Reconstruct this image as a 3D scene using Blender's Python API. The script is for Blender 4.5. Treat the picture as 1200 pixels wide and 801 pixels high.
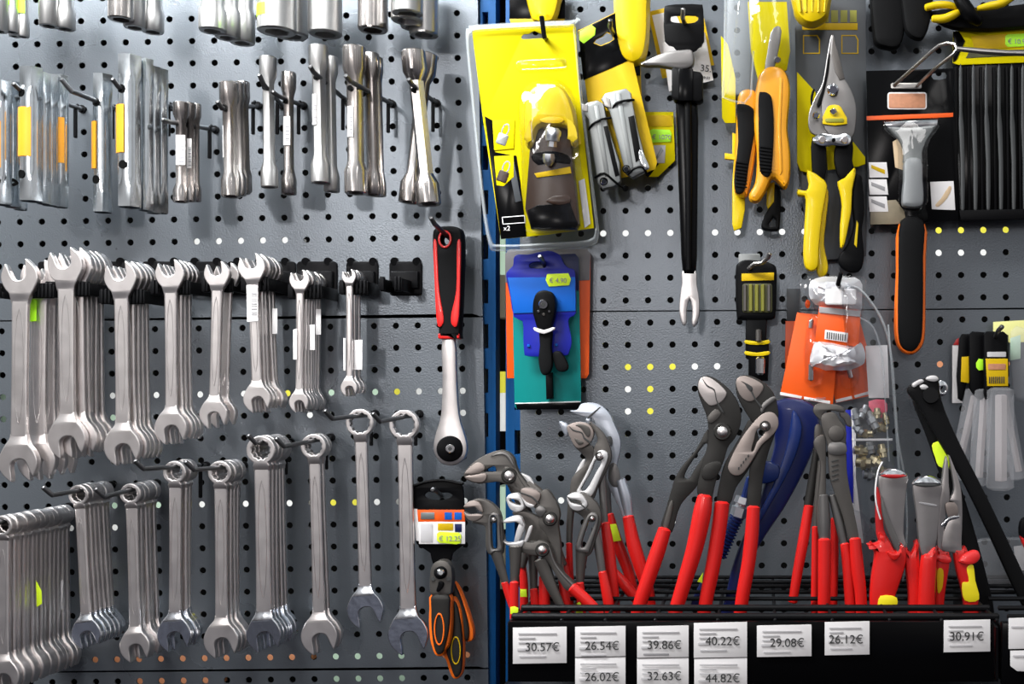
import bpy, bmesh, math, random
from mathutils import Vector, Matrix
random.seed(7)
S = 0.001; DIST = 1300.0; VX, VY = 890.0, 455.0; ZB = 0.9
scene = bpy.context.scene
for o in list(bpy.data.objects): bpy.data.objects.remove(o)
COL = scene.collection

def W(px, py, d=0.0):
    """photo pixel (px,py) at d millimetres in front of the pegboard -> world point"""
    k = (DIST - d) / DIST
    return Vector(((VX + (px - VX) * k) * S, -d * S, ZB + (801 - (VY + (py - VY) * k)) * S))

# ---------------------------------------------------------------- camera
cam_d = bpy.data.cameras.new('camera'); cam = bpy.data.objects.new('camera', cam_d); COL.objects.link(cam)
cam.location = (VX * S, -DIST * S, ZB + (801 - VY) * S); cam.rotation_euler = (math.pi / 2, 0, 0)
cam_d.sensor_width = 36; cam_d.lens = 36 * DIST / 1200.0
cam_d.shift_x = (600 - VX) / 1200.0; cam_d.shift_y = (VY - 400.5) / 1200.0
cam_d.clip_start = 0.02
scene.camera = cam
scene.view_settings.view_transform = 'Standard'; scene.view_settings.look = 'None'
scene.view_settings.gamma = 1; scene.view_settings.use_curve_mapping = False
scene.view_settings.exposure = 0.0

# ---------------------------------------------------------------- world: the shop around, seen only in reflections
w = bpy.data.worlds.new('shop'); scene.world = w; w.use_nodes = True
nt = w.node_tree; nt.nodes.clear(); N = nt.nodes.new; L = nt.links.new
out = N('ShaderNodeOutputWorld'); bg = N('ShaderNodeBackground'); L(bg.outputs[0], out.inputs[0])
tc = N('ShaderNodeTexCoord'); sep = N('ShaderNodeSeparateXYZ'); L(tc.outputs['Generated'], sep.inputs[0])
rmp = N('ShaderNodeValToRGB'); mr = N('ShaderNodeMapRange'); mr.inputs[1].default_value = -1; mr.inputs[2].default_value = 1
L(sep.outputs[2], mr.inputs[0]); L(mr.outputs[0], rmp.inputs[0])
els = rmp.color_ramp.elements
els[0].position = 0.0; els[0].color = (.05, .045, .045, 1)
els[1].position = 1.0; els[1].color = (.62, .66, .70, 1)
for p, c in ((.34, (.13, .12, .14, 1)), (.42, (.24, .26, .34, 1)), (.49, (.44, .40, .40, 1)), (.56, (1.0, .97, .97, 1)), (.66, (1.25, 1.32, 1.38, 1)), (.82, (.9, .96, 1.0, 1))):
    e = els.new(p); e.color = c
wv = N('ShaderNodeTexNoise'); wv.inputs['Scale'].default_value = 3.2; wv.inputs['Detail'].default_value = 3
mp = N('ShaderNodeMapping'); mp.inputs['Scale'].default_value = (2.2, 2.2, .5)
L(tc.outputs['Generated'], mp.inputs[0]); L(mp.outputs[0], wv.inputs[0])
mr2 = N('ShaderNodeMapRange'); mr2.inputs[1].default_value = .35; mr2.inputs[2].default_value = .65
mr2.inputs[3].default_value = .1; mr2.inputs[4].default_value = 1.9
L(wv.outputs[0], mr2.inputs[0])
mul = N('ShaderNodeMixRGB'); mul.blend_type = 'MULTIPLY'; mul.inputs[0].default_value = 1
L(rmp.outputs[0], mul.inputs[1]); L(mr2.outputs[0], mul.inputs[2]); L(mul.outputs[0], bg.inputs[0])
bg.inputs[1].default_value = 0.38

def area(name, loc, target, sx, sy, power, color=(1, 1, 1)):
    ld = bpy.data.lights.new(name, 'AREA'); ld.shape = 'RECTANGLE'; ld.size = sx; ld.size_y = sy
    ld.energy = power; ld.color = color
    o = bpy.data.objects.new(name, ld); COL.objects.link(o); o.location = loc
    o.rotation_euler = (Vector(target) - Vector(loc)).to_track_quat('-Z', 'Y').to_euler()
    return o
# ceiling luminaires of the shop: one over the bay, rows further back in the aisle
area('ceiling_luminaire', (-0.02, -0.55, 2.16), (0.02, -0.05, 1.4), 1.1, 0.18, 42, (.97, 1, 1))
area('ceiling_luminaire', (1.25, -1.5, 3.0), (0.9, 0, 1.2), 0.25, 1.6, 11, (1, .97, .95))
area('ceiling_luminaire', (-0.5, -1.9, 3.0), (0.3, 0, 1.2), 0.25, 1.8, 11, (1, .97, .95))
area('aisle_luminaire', (0.15, -7.0, ZB + .346 + 1.05), (0.6, 0, 1.4), 0.5, .35, 22, (1, .95, .93))
area('aisle_luminaire', (-1.6, -6.5, ZB + .346 + 1.5), (0.5, 0, 1.4), 0.4, .4, 40, (1, .97, .95))

# ---------------------------------------------------------------- materials
MATS = {}
def mat(name, col, metal=0.0, rough=0.5, bump=0.0, bscale=400.0, var=0.0, vscale=60.0, coat=0.0, spec=None, rvar=0.0, trans=0.0):
    m = bpy.data.materials.new(name); m.use_nodes = True; t = m.node_tree; b = t.nodes['Principled BSDF']
    b.inputs['Base Color'].default_value = (*col, 1); b.inputs['Metallic'].default_value = metal
    b.inputs['Roughness'].default_value = rough; b.inputs['Coat Weight'].default_value = coat
    if spec is not None: b.inputs['Specular IOR Level'].default_value = spec
    if trans: b.inputs['Transmission Weight'].default_value = trans
    tcn = t.nodes.new('ShaderNodeTexCoord')
    if var or rvar or not bump:
        n = t.nodes.new('ShaderNodeTexNoise'); n.inputs['Scale'].default_value = vscale; n.inputs['Detail'].default_value = 4
        t.links.new(tcn.outputs['Object'], n.inputs['Vector'])
        v = var or .04
        mx = t.nodes.new('ShaderNodeMixRGB'); mx.inputs[1].default_value = (*[max(0, c * (1 - v)) for c in col], 1)
        mx.inputs[2].default_value = (*[min(1, c * (1 + v)) for c in col], 1)
        t.links.new(n.outputs[0], mx.inputs[0]); t.links.new(mx.outputs[0], b.inputs['Base Color'])
        if rvar:
            r = t.nodes.new('ShaderNodeMapRange'); r.inputs[3].default_value = max(.02, rough - rvar); r.inputs[4].default_value = rough + rvar
            t.links.new(n.outputs[0], r.inputs[0]); t.links.new(r.outputs[0], b.inputs['Roughness'])
    if bump:
        n2 = t.nodes.new('ShaderNodeTexNoise'); n2.inputs['Scale'].default_value = bscale; n2.inputs['Detail'].default_value = 2
        t.links.new(tcn.outputs['Object'], n2.inputs['Vector'])
        bp = t.nodes.new('ShaderNodeBump'); bp.inputs['Strength'].default_value = bump; bp.inputs['Distance'].default_value = 0.001
        t.links.new(n2.outputs[0], bp.inputs['Height']); t.links.new(bp.outputs[0], b.inputs['Normal'])
    MATS[name] = m
    return m
def stripes_mat(name, a, b_, scale, axis='Z', rough=.5, thresh=.5):
    m = mat(name, a, rough=rough); t = m.node_tree; b = t.nodes['Principled BSDF']
    tcn = t.nodes.new('ShaderNodeTexCoord'); wv_ = t.nodes.new('ShaderNodeTexWave')
    wv_.bands_direction = axis; wv_.inputs['Scale'].default_value = scale; wv_.inputs['Distortion'].default_value = 3; wv_.inputs['Detail'].default_value = 3
    t.links.new(tcn.outputs['Object'], wv_.inputs[0]); mx = t.nodes.new('ShaderNodeMixRGB')
    mx.inputs[1].default_value = (*a, 1); mx.inputs[2].default_value = (*b_, 1)
    cr = t.nodes.new('ShaderNodeValToRGB'); cr.color_ramp.elements[0].position = thresh - .08; cr.color_ramp.elements[1].position = thresh + .08
    t.links.new(wv_.outputs[1] if False else wv_.outputs['Fac'], cr.inputs[0]); t.links.new(cr.outputs[0], mx.inputs[0]); t.links.new(mx.outputs[0], b.inputs['Base Color'])
    return m
def clear_mat(name, tint=(1, 1, 1), rough=.06, amount=1.0, base=.04):
    m = bpy.data.materials.new(name); m.use_nodes = True; t = m.node_tree; t.nodes.clear()
    o = t.nodes.new('ShaderNodeOutputMaterial'); mx = t.nodes.new('ShaderNodeMixShader')
    tr = t.nodes.new('ShaderNodeBsdfTransparent'); tr.inputs[0].default_value = (*tint, 1)
    gl = t.nodes.new('ShaderNodeBsdfGlossy'); gl.inputs['Roughness'].default_value = rough
    lw = t.nodes.new('ShaderNodeLayerWeight'); lw.inputs[0].default_value = .35
    r = t.nodes.new('ShaderNodeMapRange'); r.inputs[3].default_value = base; r.inputs[4].default_value = .55 * amount + base
    tcn = t.nodes.new('ShaderNodeTexCoord'); n = t.nodes.new('ShaderNodeTexNoise'); n.inputs['Scale'].default_value = 45
    t.links.new(tcn.outputs['Object'], n.inputs['Vector'])
    bp = t.nodes.new('ShaderNodeBump'); bp.inputs['Strength'].default_value = .5; bp.inputs['Distance'].default_value = .002
    t.links.new(n.outputs[0], bp.inputs['Height']); t.links.new(bp.outputs[0], gl.inputs['Normal']); t.links.new(bp.outputs[0], lw.inputs['Normal'])
    t.links.new(lw.outputs['Fresnel'], r.inputs[0]); t.links.new(r.outputs[0], mx.inputs[0])
    t.links.new(tr.outputs[0], mx.inputs[1]); t.links.new(gl.outputs[0], mx.inputs[2]); t.links.new(mx.outputs[0], o.inputs[0])
    MATS[name] = m
    return m

def board_mat():
    m = mat('hammered_grey_paint', (.166, .184, .206), metal=.65, rough=.28, bump=.20, bscale=520, var=.05, vscale=8, rvar=.04)
    return m
board_mat()
mat('satin_steel', (.84, .79, .775), metal=1, rough=.33, bump=.05, bscale=900, var=.06, rvar=.06)
mat('satin_steel_side', (.40, .39, .39), metal=1, rough=.28, var=.06)
mat('polished_steel', (.82, .85, .90), metal=1, rough=.17, bump=.35, bscale=60)
mat('chrome', (.75, .76, .78), metal=1, rough=.10, rvar=.05)
mat('galvanised', (.66, .70, .73), metal=1, rough=.17, var=.12, vscale=90, rvar=.07)
mat('dark_chrome', (.42, .39, .375), metal=1, rough=.24, var=.1, rvar=.08)
mat('socket_steel', (.48, .475, .47), metal=1, rough=.36, var=.06)
mat('black_steel', (.008, .008, .009), spec=.12, metal=.3, rough=.35)
mat('hook_steel', (.16, .16, .165), metal=.9, rough=.35)
mat('hook_zinc', (.45, .43, .41), metal=1, rough=.32)
mat('hole_shade', (.006, .006, .006), rough=.9, spec=0)  # near black, painted for the shade inside uncut holes
mat('black_plastic', (.0025, .0025, .003), spec=.09, rough=.38)
mat('black_rubber', (.005, .005, .0055), spec=.09, rough=.6)
mat('charcoal_card', (.012,.012,.014), spec=.12, rough=.35)
mat('grey_card', (.045, .05, .057), rough=.4)
mat('black_gloss', (.002, .002, .0024), spec=.09, rough=.18)
mat('red_grip', (.62, .012, .010), rough=.30, coat=.3)
mat('dark_red', (.42, .010, .012), rough=.35)
mat('white_paper', (.78, .75, .75), rough=.6, spec=.2)
mat('grey_ink', (.30, .29, .30), rough=.7)
mat('faint_ink', (.55, .53, .54), rough=.7)
mat('black_ink', (.03, .03, .03), rough=.7)
mat('green_sticker', (.46, .95, .02), rough=.55)
mat('lime_sticker', (.72, .95, .02), rough=.55)
mat('orange_label', (.60, .25, .008), rough=.4, var=.15, vscale=40)
mat('yellow_plastic', (.66, .47, .003), rough=.28, coat=.1, spec=.3)
mat('yellow_card', (.62, .52, .001), rough=.5, spec=.06)
mat('gold_card', (.62, .40, .005), rough=.45, spec=.18)
mat('amber_plastic', (.72, .30, .005), rough=.3, coat=.3)
mat('orange_card', (.85, .10, .005), rough=.38)
mat('orange_plastic', (.90, .16, .01), rough=.35)
mat('blue_paint', (.002, .062, .20), rough=.55, spec=.2)
mat('royal_blue', (.010, .016, .30), rough=.35, spec=.3)
mat('sky_card', (.006, .11, .50), rough=.4, spec=.2)
mat('teal_card', (.003, .20, .19), rough=.4, spec=.2)
mat('navy_paint', (.003, .009, .075), rough=.35, coat=.15)
mat('tool_grey', (.125, .115, .107), metal=.75, rough=.42, bump=.05, bscale=500, var=.08)
mat('tool_dark', (.035, .033, .031), metal=.6, rough=.42, var=.08)
mat('brown_plastic', (.030, .013, .007), rough=.3)
mat('silver_paint', (.25, .26, .26), metal=.6, rough=.35)
mat('copper_text', (.50, .22, .12), rough=.5, var=.25, vscale=250)
mat('wood_tone', (.62, .45, .28), rough=.5)
mat('tool_silver', (.22, .21, .205), metal=.85, rough=.36, var=.08)
mat('dull_silver', (.33, .34, .35), metal=.5, rough=.42)
mat('dim_yellow', (.30, .29, .03), rough=.5); mat('olive_print', (.05, .05, .012), rough=.5, var=.5, vscale=90); mat('olive_bit', (.17, .165, .02), rough=.35)
mat('dark_yellow', (.25, .25, .02), rough=.5); mat('tan_print', (.22, .18, .12), rough=.5, var=.3); mat('file_steel', (.075, .078, .08), metal=.8, rough=.45)
mat('grey_tan', (.17, .16, .17), rough=.4); mat('foil', (.88, .87, .90), metal=.6, rough=.3); mat('brass', (.55, .47, .30), metal=.9, rough=.3)
mat('jaw_brown', (.36, .30, .275), metal=.7, rough=.42, var=.08); mat('pale_tool', (.72, .70, .70), metal=.6, rough=.38); mat('pale_jaw', (.62, .56, .54), metal=.7, rough=.38, bump=.05)
mat('bright_head', (.66, .70, .78), metal=.85, rough=.3); mat('navy_light', (.006, .022, .13), rough=.3, coat=.2); mat('nut_steel', (.70, .72, .76), metal=.9, rough=.3)
mat('cutter_steel', (.46, .43, .42), metal=.85, rough=.30, var=.1); mat('guard_red', (.80, .03, .03), rough=.3, coat=.3); mat('sticker_yellow', (.88, .72, .01), rough=.45)
mat('matt_black', (.005, .005, .0055), spec=.12, rough=.45); mat('pink_print', (.75, .12, .18), rough=.5, var=.4, vscale=150); mat('blade_grey', (.60, .54, .54), rough=.5, var=.1); mat('pale_yellow', (.80, .78, .30), rough=.5)
clear_mat('clear_plastic', (.98, .985, .985), amount=.6, base=.035)

def milky_mat(name, col, opac):
    m = mat(name, col, rough=.25); t = m.node_tree; b_ = t.nodes['Principled BSDF']; o = t.nodes['Material Output']
    tr = t.nodes.new('ShaderNodeBsdfTransparent'); mx = t.nodes.new('ShaderNodeMixShader'); mx.inputs[0].default_value = opac
    t.links.new(tr.outputs[0], mx.inputs[1]); t.links.new(b_.outputs[0], mx.inputs[2]); t.links.new(mx.outputs[0], o.inputs[0])
milky_mat('milky_plastic', (.55, .55, .58), .22); milky_mat('clear_edge_plastic', (.66, .70, .72), .24); milky_mat('milky_blade', (.62, .56, .56), .5)
clear_mat('thin_bag', (.90, .91, .93), rough=.1, amount=.9, base=.05)
clear_mat('smoky_plastic', (.45, .36, .30), rough=.08, amount=.7)

# ---------------------------------------------------------------- mesh helpers
def link(name, me, m, parent=None, loc=None, smooth=True):
    o = bpy.data.objects.new(name, me); COL.objects.link(o)
    if m is not None:
        me.materials.clear()
        me.materials.append(MATS[m] if isinstance(m, str) else m)
    if parent is not None: o.parent = parent
    if loc is not None: o.location = loc
    return o
def finish(bm, name, angle=35):
    me = bpy.data.meshes.new(name)
    bmesh.ops.remove_doubles(bm, verts=bm.verts, dist=1e-6)
    bmesh.ops.recalc_face_normals(bm, faces=bm.faces)
    ca = math.radians(angle)
    for f in bm.faces: f.smooth = True
    for e in bm.edges:
        if len(e.link_faces) == 2 and e.calc_face_angle(0) > ca: e.smooth = False
    bm.to_mesh(me); bm.free()
    return me
def cr(pts, n=4, closed=True):
    """Catmull-Rom through the points"""
    m = len(pts); out = []
    rng = range(m) if closed else range(m - 1)
    for i in rng:
        if closed: p0, p1, p2, p3 = pts[i - 1], pts[i], pts[(i + 1) % m], pts[(i + 2) % m]
        else: p0, p1, p2, p3 = pts[max(i - 1, 0)], pts[i], pts[i + 1], pts[min(i + 2, m - 1)]
        for k in range(n):
            t = k / n
            out.append(tuple(.5 * ((2 * b) + (-a + c) * t + (2 * a - 5 * b + 4 * c - d) * t * t + (-a + 3 * b - 3 * c + d) * t ** 3)
                             for a, b, c, d in zip(p0, p1, p2, p3)))
    if not closed: out.append(tuple(pts[-1]))
    return out
def plate_bm(outer, th, bev=.5, holes=()):
    """2D outline(s) in metres (x, z) -> solid; front face at y=0, back at y=+th (metres). Holes keep their edges."""
    cu = bpy.data.curves.new('tmp', 'CURVE'); cu.dimensions = '2D'; cu.fill_mode = 'BOTH'
    bev = min(bev * S, th * .45)
    cu.extrude = max(th / 2 - bev, 1e-5); cu.bevel_depth = bev; cu.bevel_resolution = 1; cu.offset = -bev
    for loop in (outer, *holes):
        sp = cu.splines.new('POLY'); sp.points.add(len(loop) - 1); sp.use_cyclic_u = True
        for i, p in enumerate(loop): sp.points[i].co = (p[0], p[1], 0, 1)
    o = bpy.data.objects.new('tmp', cu); COL.objects.link(o)
    dg = bpy.context.evaluated_depsgraph_get()
    me = bpy.data.meshes.new_from_object(o.evaluated_get(dg))
    bpy.data.objects.remove(o); bpy.data.curves.remove(cu)
    bm = bmesh.new(); bm.from_mesh(me); bpy.data.meshes.remove(me)
    for v in bm.verts:
        x, y, z = v.co; v.co = (x, th / 2 - z, y)
    return bm
class T:
    """a thing: an Empty at W(px,py,d); its parts are traced in photo pixels at their own depth"""
    def __init__(s, name, label, cat, px, py, d, group=None):
        o = bpy.data.objects.new(name, None); COL.objects.link(o); o.empty_display_size = .01
        o.location = W(px, py, d); o['label'] = label; o['category'] = cat
        if group: o['group'] = group
        s.o = o; s.org = o.location.copy(); s.d = d
    def P(s, px, py, d): return W(px, py, d) - s.org
    def plate(s, name, pts, d, th, m, bev=.5, holes=(), smooth=0, parent=None, label=None, ang=35):
        if smooth: pts = cr(pts, smooth); holes = [cr(h, smooth) for h in holes]
        f = lambda ps: [((W(p[0], p[1], d) - s.org).x, (W(p[0], p[1], d) - s.org).z) for p in ps]
        bm = plate_bm(f(pts), th * S, bev, [f(h) for h in holes])
        y0 = -d * S - s.org.y
        for v in bm.verts: v.co.y += y0
        return s.add(name, bm, m, parent, label, ang)
    def add(s, name, bm, m, parent=None, label=None, ang=35):
        me = finish(bm, name, ang)
        o = link(name, me, m, parent or s.o)
        if label: o['label'] = label
        return o
    def tube(s, name, pts, m, sides=10, parent=None, label=None, smooth=0, flat=1.0, bm=None, cap=True):
        """pts: (px,py,d,r_mm)"""
        if smooth: pts = cr(pts, smooth, closed=False)
        b = bm or bmesh.new()
        tube_bm(b, [(s.P(p[0], p[1], p[2]), p[3] * S) for p in pts], sides, flat, cap)
        if bm: return None
        return s.add(name, b, m, parent, label)
    def text(s, name, txt, px, py, d, size, m, parent=None, align='LEFT', rot=0):
        cu = bpy.data.curves.new('txt', 'FONT'); cu.body = txt; cu.size = size * S; cu.extrude = .00012; cu.align_x = align
        o = bpy.data.objects.new('tmp', cu); COL.objects.link(o)
        me = bpy.data.meshes.new_from_object(o.evaluated_get(bpy.context.evaluated_depsgraph_get()))
        bpy.data.objects.remove(o); bpy.data.curves.remove(cu)
        q = s.P(px, py, d); me.transform(Matrix.Translation(q) @ Matrix.Rotation(-rot, 4, 'Y') @ Matrix.Rotation(math.pi / 2, 4, 'X'))
        return link(name, me, m, parent or s.o)
def tube_bm(b, pts, sides=10, flat=1.0, cap=True):
    n = len(pts); rings = []
    P = [p[0] for p in pts]
    prev = None
    for i in range(n):
        t = (P[min(i + 1, n - 1)] - P[max(i - 1, 0)])
        t = t.normalized() if t.length > 1e-9 else Vector((0, 0, 1))
        if prev is None:
            a = t.cross(Vector((0, 1, 0)))
            if a.length < .15: a = t.cross(Vector((0, 0, 1)))
            a.normalize()
        else:
            a = prev - t * prev.dot(t); a.normalize()
        prev = a; c = t.cross(a)
        rings.append((P[i], a, c, pts[i][1], t))
    rr = []
    def ring(p, a, c, r): return [b.verts.new(p + a * (r * math.cos(2 * math.pi * k / sides)) + c * (flat * r * math.sin(2 * math.pi * k / sides))) for k in range(sides)]
    if cap:
        p, a, c, r, t = rings[0]; rr.append(ring(p - t * r * .35 * min(flat, 1), a, c, r * .6))
    for p, a, c, r, t in rings: rr.append(ring(p, a, c, r))
    if cap:
        p, a, c, r, t = rings[-1]; rr.append(ring(p + t * r * .35 * min(flat, 1), a, c, r * .6))
    for i in range(len(rr) - 1):
        for k in range(sides):
            b.faces.new((rr[i][k], rr[i][(k + 1) % sides], rr[i + 1][(k + 1) % sides], rr[i + 1][k]))
    if cap: b.faces.new(rr[0]); b.faces.new(rr[-1])
def lathe_bm(b, A, B, prof, sides=24, hexes=None, up=None, cap=(True, True)):
    """prof: (t along A->B, radius m, hexness 0..1)"""
    ax = (B - A); t = ax.normalized()
    a = t.cross(Vector((0, 1, 0)));
    if a.length < .2: a = t.cross(Vector((0, 0, 1)))
    a.normalize(); c = t.cross(a); rr = []
    for pr in prof:
        h = pr[2] if len(pr) > 2 else 0; ring = []
        for k in range(sides):
            an = 2 * math.pi * k / sides
            am = (an + math.pi / 6 * 0) % (math.pi / 3) - math.pi / 6
            r = pr[1] * ((1 - h) + h * math.cos(math.pi / 6) / math.cos(am))
            ring.append(b.verts.new(A + ax * pr[0] + a * (r * math.cos(an)) + c * (r * math.sin(an))))
        rr.append(ring)
    for i in range(len(rr) - 1):
        for k in range(sides):
            b.faces.new((rr[i][k], rr[i][(k + 1) % sides], rr[i + 1][(k + 1) % sides], rr[i + 1][k]))
    if cap[0]: b.faces.new(rr[0])
    if cap[1]: b.faces.new(rr[-1])
def box_bm(b, lo, hi, bev=0):
    r = bmesh.ops.create_cube(b, size=1)
    vs = r['verts']; c = (lo + hi) / 2; s_ = hi - lo
    for v in vs: v.co = Vector((c.x + v.co.x * abs(s_.x), c.y + v.co.y * abs(s_.y), c.z + v.co.z * abs(s_.z)))
    if bev:
        es = list({e for v in vs for e in v.link_edges})
        bmesh.ops.bevel(b, geom=es, offset=bev * S, segments=2, affect='EDGES', profile=.5)
def disc_on_tube_bm(b, q, r, rt, lift=.0003):
    """thin round disc wrapped on a vertical tube of radius rt (metres) whose axis is x=0,y=0"""
    c = b.verts.new((q.x, -math.sqrt(max(1e-8, rt * rt - q.x * q.x)) - lift, q.z)); prev = None; first = None
    ring = []
    for k in range(20):
        x = q.x + r * math.cos(k * math.pi / 10); z = q.z + r * math.sin(k * math.pi / 10); xx = max(-rt * .98, min(rt * .98, x))
        ring.append(b.verts.new((xx, -math.sqrt(rt * rt - xx * xx) - lift, z)))
    for k in range(20): b.faces.new((c, ring[k], ring[(k + 1) % 20]))
def rot2(p, a, c=(0, 0)):
    x, y = p[0] - c[0], p[1] - c[1]
    return (c[0] + x * math.cos(a) - y * math.sin(a), c[1] + x * math.sin(a) + y * math.cos(a))
def ell(cx, cy, rx, ry=None, n=24, a=0):
    ry = ry or rx
    return [rot2((cx + rx * math.cos(2 * math.pi * i / n), cy + ry * math.sin(2 * math.pi * i / n)), a, (cx, cy)) for i in range(n)]
def rrect(x0, y0, x1, y1, r=3, n=4):
    out = []
    for cx, cy, a0 in ((x1 - r, y1 - r, 0), (x0 + r, y1 - r, 90), (x0 + r, y0 + r, 180), (x1 - r, y0 + r, 270)):
        for i in range(n + 1):
            a = math.radians(a0 + 90 * i / n); out.append((cx + r * math.cos(a), cy + r * math.sin(a)))
    return out
def copy_thing(root, loc, rot=None, label=None, group=None):
    r = root.copy(); COL.objects.link(r); r.location = loc
    if rot is not None: r.rotation_euler = rot
    if label: r['label'] = label
    if group: r['group'] = group
    for ch in list(root.children):
        c = ch.copy(); COL.objects.link(c); c.parent = r
        for g in list(ch.children):
            e = g.copy(); COL.objects.link(e); e.parent = c
    return r
def struct(name, bm_or_me, m, ang=35):
    me = finish(bm_or_me, name, ang) if isinstance(bm_or_me, bmesh.types.BMesh) else bm_or_me
    o = link(name, me, m); o['kind'] = 'structure'
    return o
ORD = ['front', 'second', 'third', 'fourth', 'fifth', 'sixth', 'seventh', 'eighth', 'ninth', 'tenth', 'eleventh', 'twelfth', 'thirteenth', 'fourteenth']

# ---------------------------------------------------------------- setting: pegboard panels with real round holes
def peg_panel(name, TL, TR, BL, BR, nx, ny, i0, i1, j0, j1, quad, r=3.75):
    """hole grid: corner hole pixels, nx/ny steps between; holes i0..i1, j0..j1; quad: the panel's own four corner pixels"""
    b = bmesh.new()
    def G(i, j):
        u, v = i / nx, j / ny
        x = (TL[0] * (1 - u) + TR[0] * u) * (1 - v) + (BL[0] * (1 - u) + BR[0] * u) * v
        y = (TL[1] * (1 - u) + TR[1] * u) * (1 - v) + (BL[1] * (1 - u) + BR[1] * u) * v
        return W(x, y, 0)
    vc = {}
    def corner(i, j):
        if (i, j) not in vc: vc[i, j] = b.verts.new(G(i - .5, j - .5))
        return vc[i, j]
    K = 16; dep = Vector((0, .0016, 0))
    for i in range(i0, i1 + 1):
        for j in range(j0, j1 + 1):
            c = G(i, j)
            q = [corner(i, j), corner(i + 1, j), corner(i + 1, j + 1), corner(i, j + 1)]
            q = [corner(i + 1, j), corner(i, j), corner(i, j + 1), corner(i + 1, j + 1)]  # 45,135,225,315 deg
            ring = [b.verts.new(c + Vector((r * S * math.cos(math.radians(45 + 360 * k / K)), 0, r * S * math.sin(math.radians(45 + 360 * k / K))))) for k in range(K)]
            bk = [b.verts.new(v.co + dep) for v in ring]
            for s_ in range(4):
                a0 = s_ * K // 4
                for k in range(K // 4 // 2):
                    b.faces.new((q[s_], ring[(a0 + k) % K], ring[(a0 + k + 1) % K]))
                h = a0 + K // 8
                b.faces.new((q[s_], ring[h % K], q[(s_ + 1) % 4]))
                for k in range(K // 8, K // 4):
                    b.faces.new((q[(s_ + 1) % 4], ring[(a0 + k) % K], ring[(a0 + k + 1) % K]))
            for k in range(K):
                b.faces.new((ring[k], bk[k], bk[(k + 1) % K], ring[(k + 1) % K]))
    # border strip out to the panel's edges, with a folded lip going back
    cs = [G(i0 - .5, j0 - .5), G(i1 + .5, j0 - .5), G(i1 + .5, j1 + .5), G(i0 - .5, j1 + .5)]
    qs = [W(*p, 0) for p in quad]
    # border faces use the grid's border vertices so that nothing overlaps
    top = [corner(i, j0) for i in range(i0, i1 + 2)]; bot = [corner(i, j1 + 1) for i in range(i0, i1 + 2)]
    lef = [corner(i0, j) for j in range(j0, j1 + 2)]; rig = [corner(i1 + 1, j) for j in range(j0, j1 + 2)]
    def edge(A, B_, n): return [A.lerp(B_, k / (n - 1)) for k in range(n)]
    tv = [b.verts.new(p) for p in edge(qs[0], qs[1], len(top))]; bv = [b.verts.new(p) for p in edge(qs[3], qs[2], len(bot))]
    lv = [tv[0]] + [b.verts.new(p) for p in edge(qs[0], qs[3], len(lef))[1:-1]] + [bv[0]]
    rv = [tv[-1]] + [b.verts.new(p) for p in edge(qs[1], qs[2], len(rig))[1:-1]] + [bv[-1]]
    for A, B_ in ((top, tv), (bot, bv), (lef, lv), (rig, rv)):
        for k in range(len(A) - 1):
            try: b.faces.new((A[k], A[k + 1], B_[k + 1], B_[k]))
            except ValueError: pass
    rim = tv + rv[1:] + bv[::-1][1:] + lv[::-1][1:-1]
    back = [b.verts.new(v.co + Vector((0, .012, 0))) for v in rim]
    inn = [b.verts.new(v.co + Vector((0, .0014, 0))) for v in rim]
    for k in range(len(rim)):
        k2 = (k + 1) % len(rim)
        b.faces.new((rim[k], back[k], back[k2], rim[k2]))
    return struct(name, b, 'hammered_grey_paint', 30)
# upper left, lower left, bottom left
peg_panel('setting_part_1', (17.9, 52.3), (535.8, 41.5), (23.9, 286), (540.2, 277.8), 20, 9, -2, 20, -3, 11,
          [(-45, -40), (559, -48), (565.5, 370.2), (-45, 375.5)])
peg_panel('setting_part_2', (1.9, 387.9), (540.8, 380.3), (8.8, 774), (547, 767), 21, 15, -2, 21, 0, 15,
          [(-45, 377), (565.8, 371.6), (572, 782), (-45, 787)])
peg_panel('setting_part_3', (10, 799.5), (547.7, 793.4), (11, 902), (549.5, 896), 21, 4, -2, 21, 0, 4,
          [(-45, 788.6), (572, 783.6), (574, 915), (-45, 915)])
# upper right, lower right
peg_panel('setting_part_4', (627.6, 37.8), (1178.7, 32.2), (628.2, 274), (1178.7, 269), 21, 9, 0, 23, -3, 12,
          [(608.5, -50), (1250, -55), (1250, 360.5), (609.5, 364.5)])
peg_panel('setting_part_5', (631.3, 379), (1180, 373.6), (631.3, 664), (1180, 660.6), 21, 11, 0, 23, 0, 20,
          [(609.5, 366), (1250, 362), (1250, 915), (610, 915)])

for i_, q_ in enumerate(([(-1600, -1000), (-46, -1000), (-46, 1500), (-1600, 1500)], [(1251, -1000), (2700, -1000), (2700, 1500), (1251, 1500)],
                         [(-46, -1000), (1251, -1000), (1251, -60), (-46, -60)], [(-46, 916), (1251, 916), (1251, 1500), (-46, 1500)])):
    b = bmesh.new(); vs = [b.verts.new(W(p[0], p[1], -1)) for p in q_]; f = b.faces.new(vs); r_ = bmesh.ops.solidify(b, geom=[f], thickness=.004)
    struct('setting_part_%d' % (70 + i_), b, 'hammered_grey_paint')
def upright(name, x0, x1, ytop, ybot, slots, m='blue_paint', d=-6, th=22):
    """slotted shelving post"""
    hs = []; y = ytop + 12; f = lambda ps: [(W(p[0], p[1], d).x, W(p[0], p[1], d).z) for p in ps]
    while y < ybot - 40: hs.append(f([(slots[0], y), (slots[1], y), (slots[1], y + 28), (slots[0], y + 28)])); y += 52.2
    b = plate_bm(f([(x0, ytop), (x1, ytop), (x1, ybot), (x0, ybot)]), th * S, .6, hs)
    for v in b.verts: v.co.y += -d * S
    return struct(name, b, m)
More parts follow.
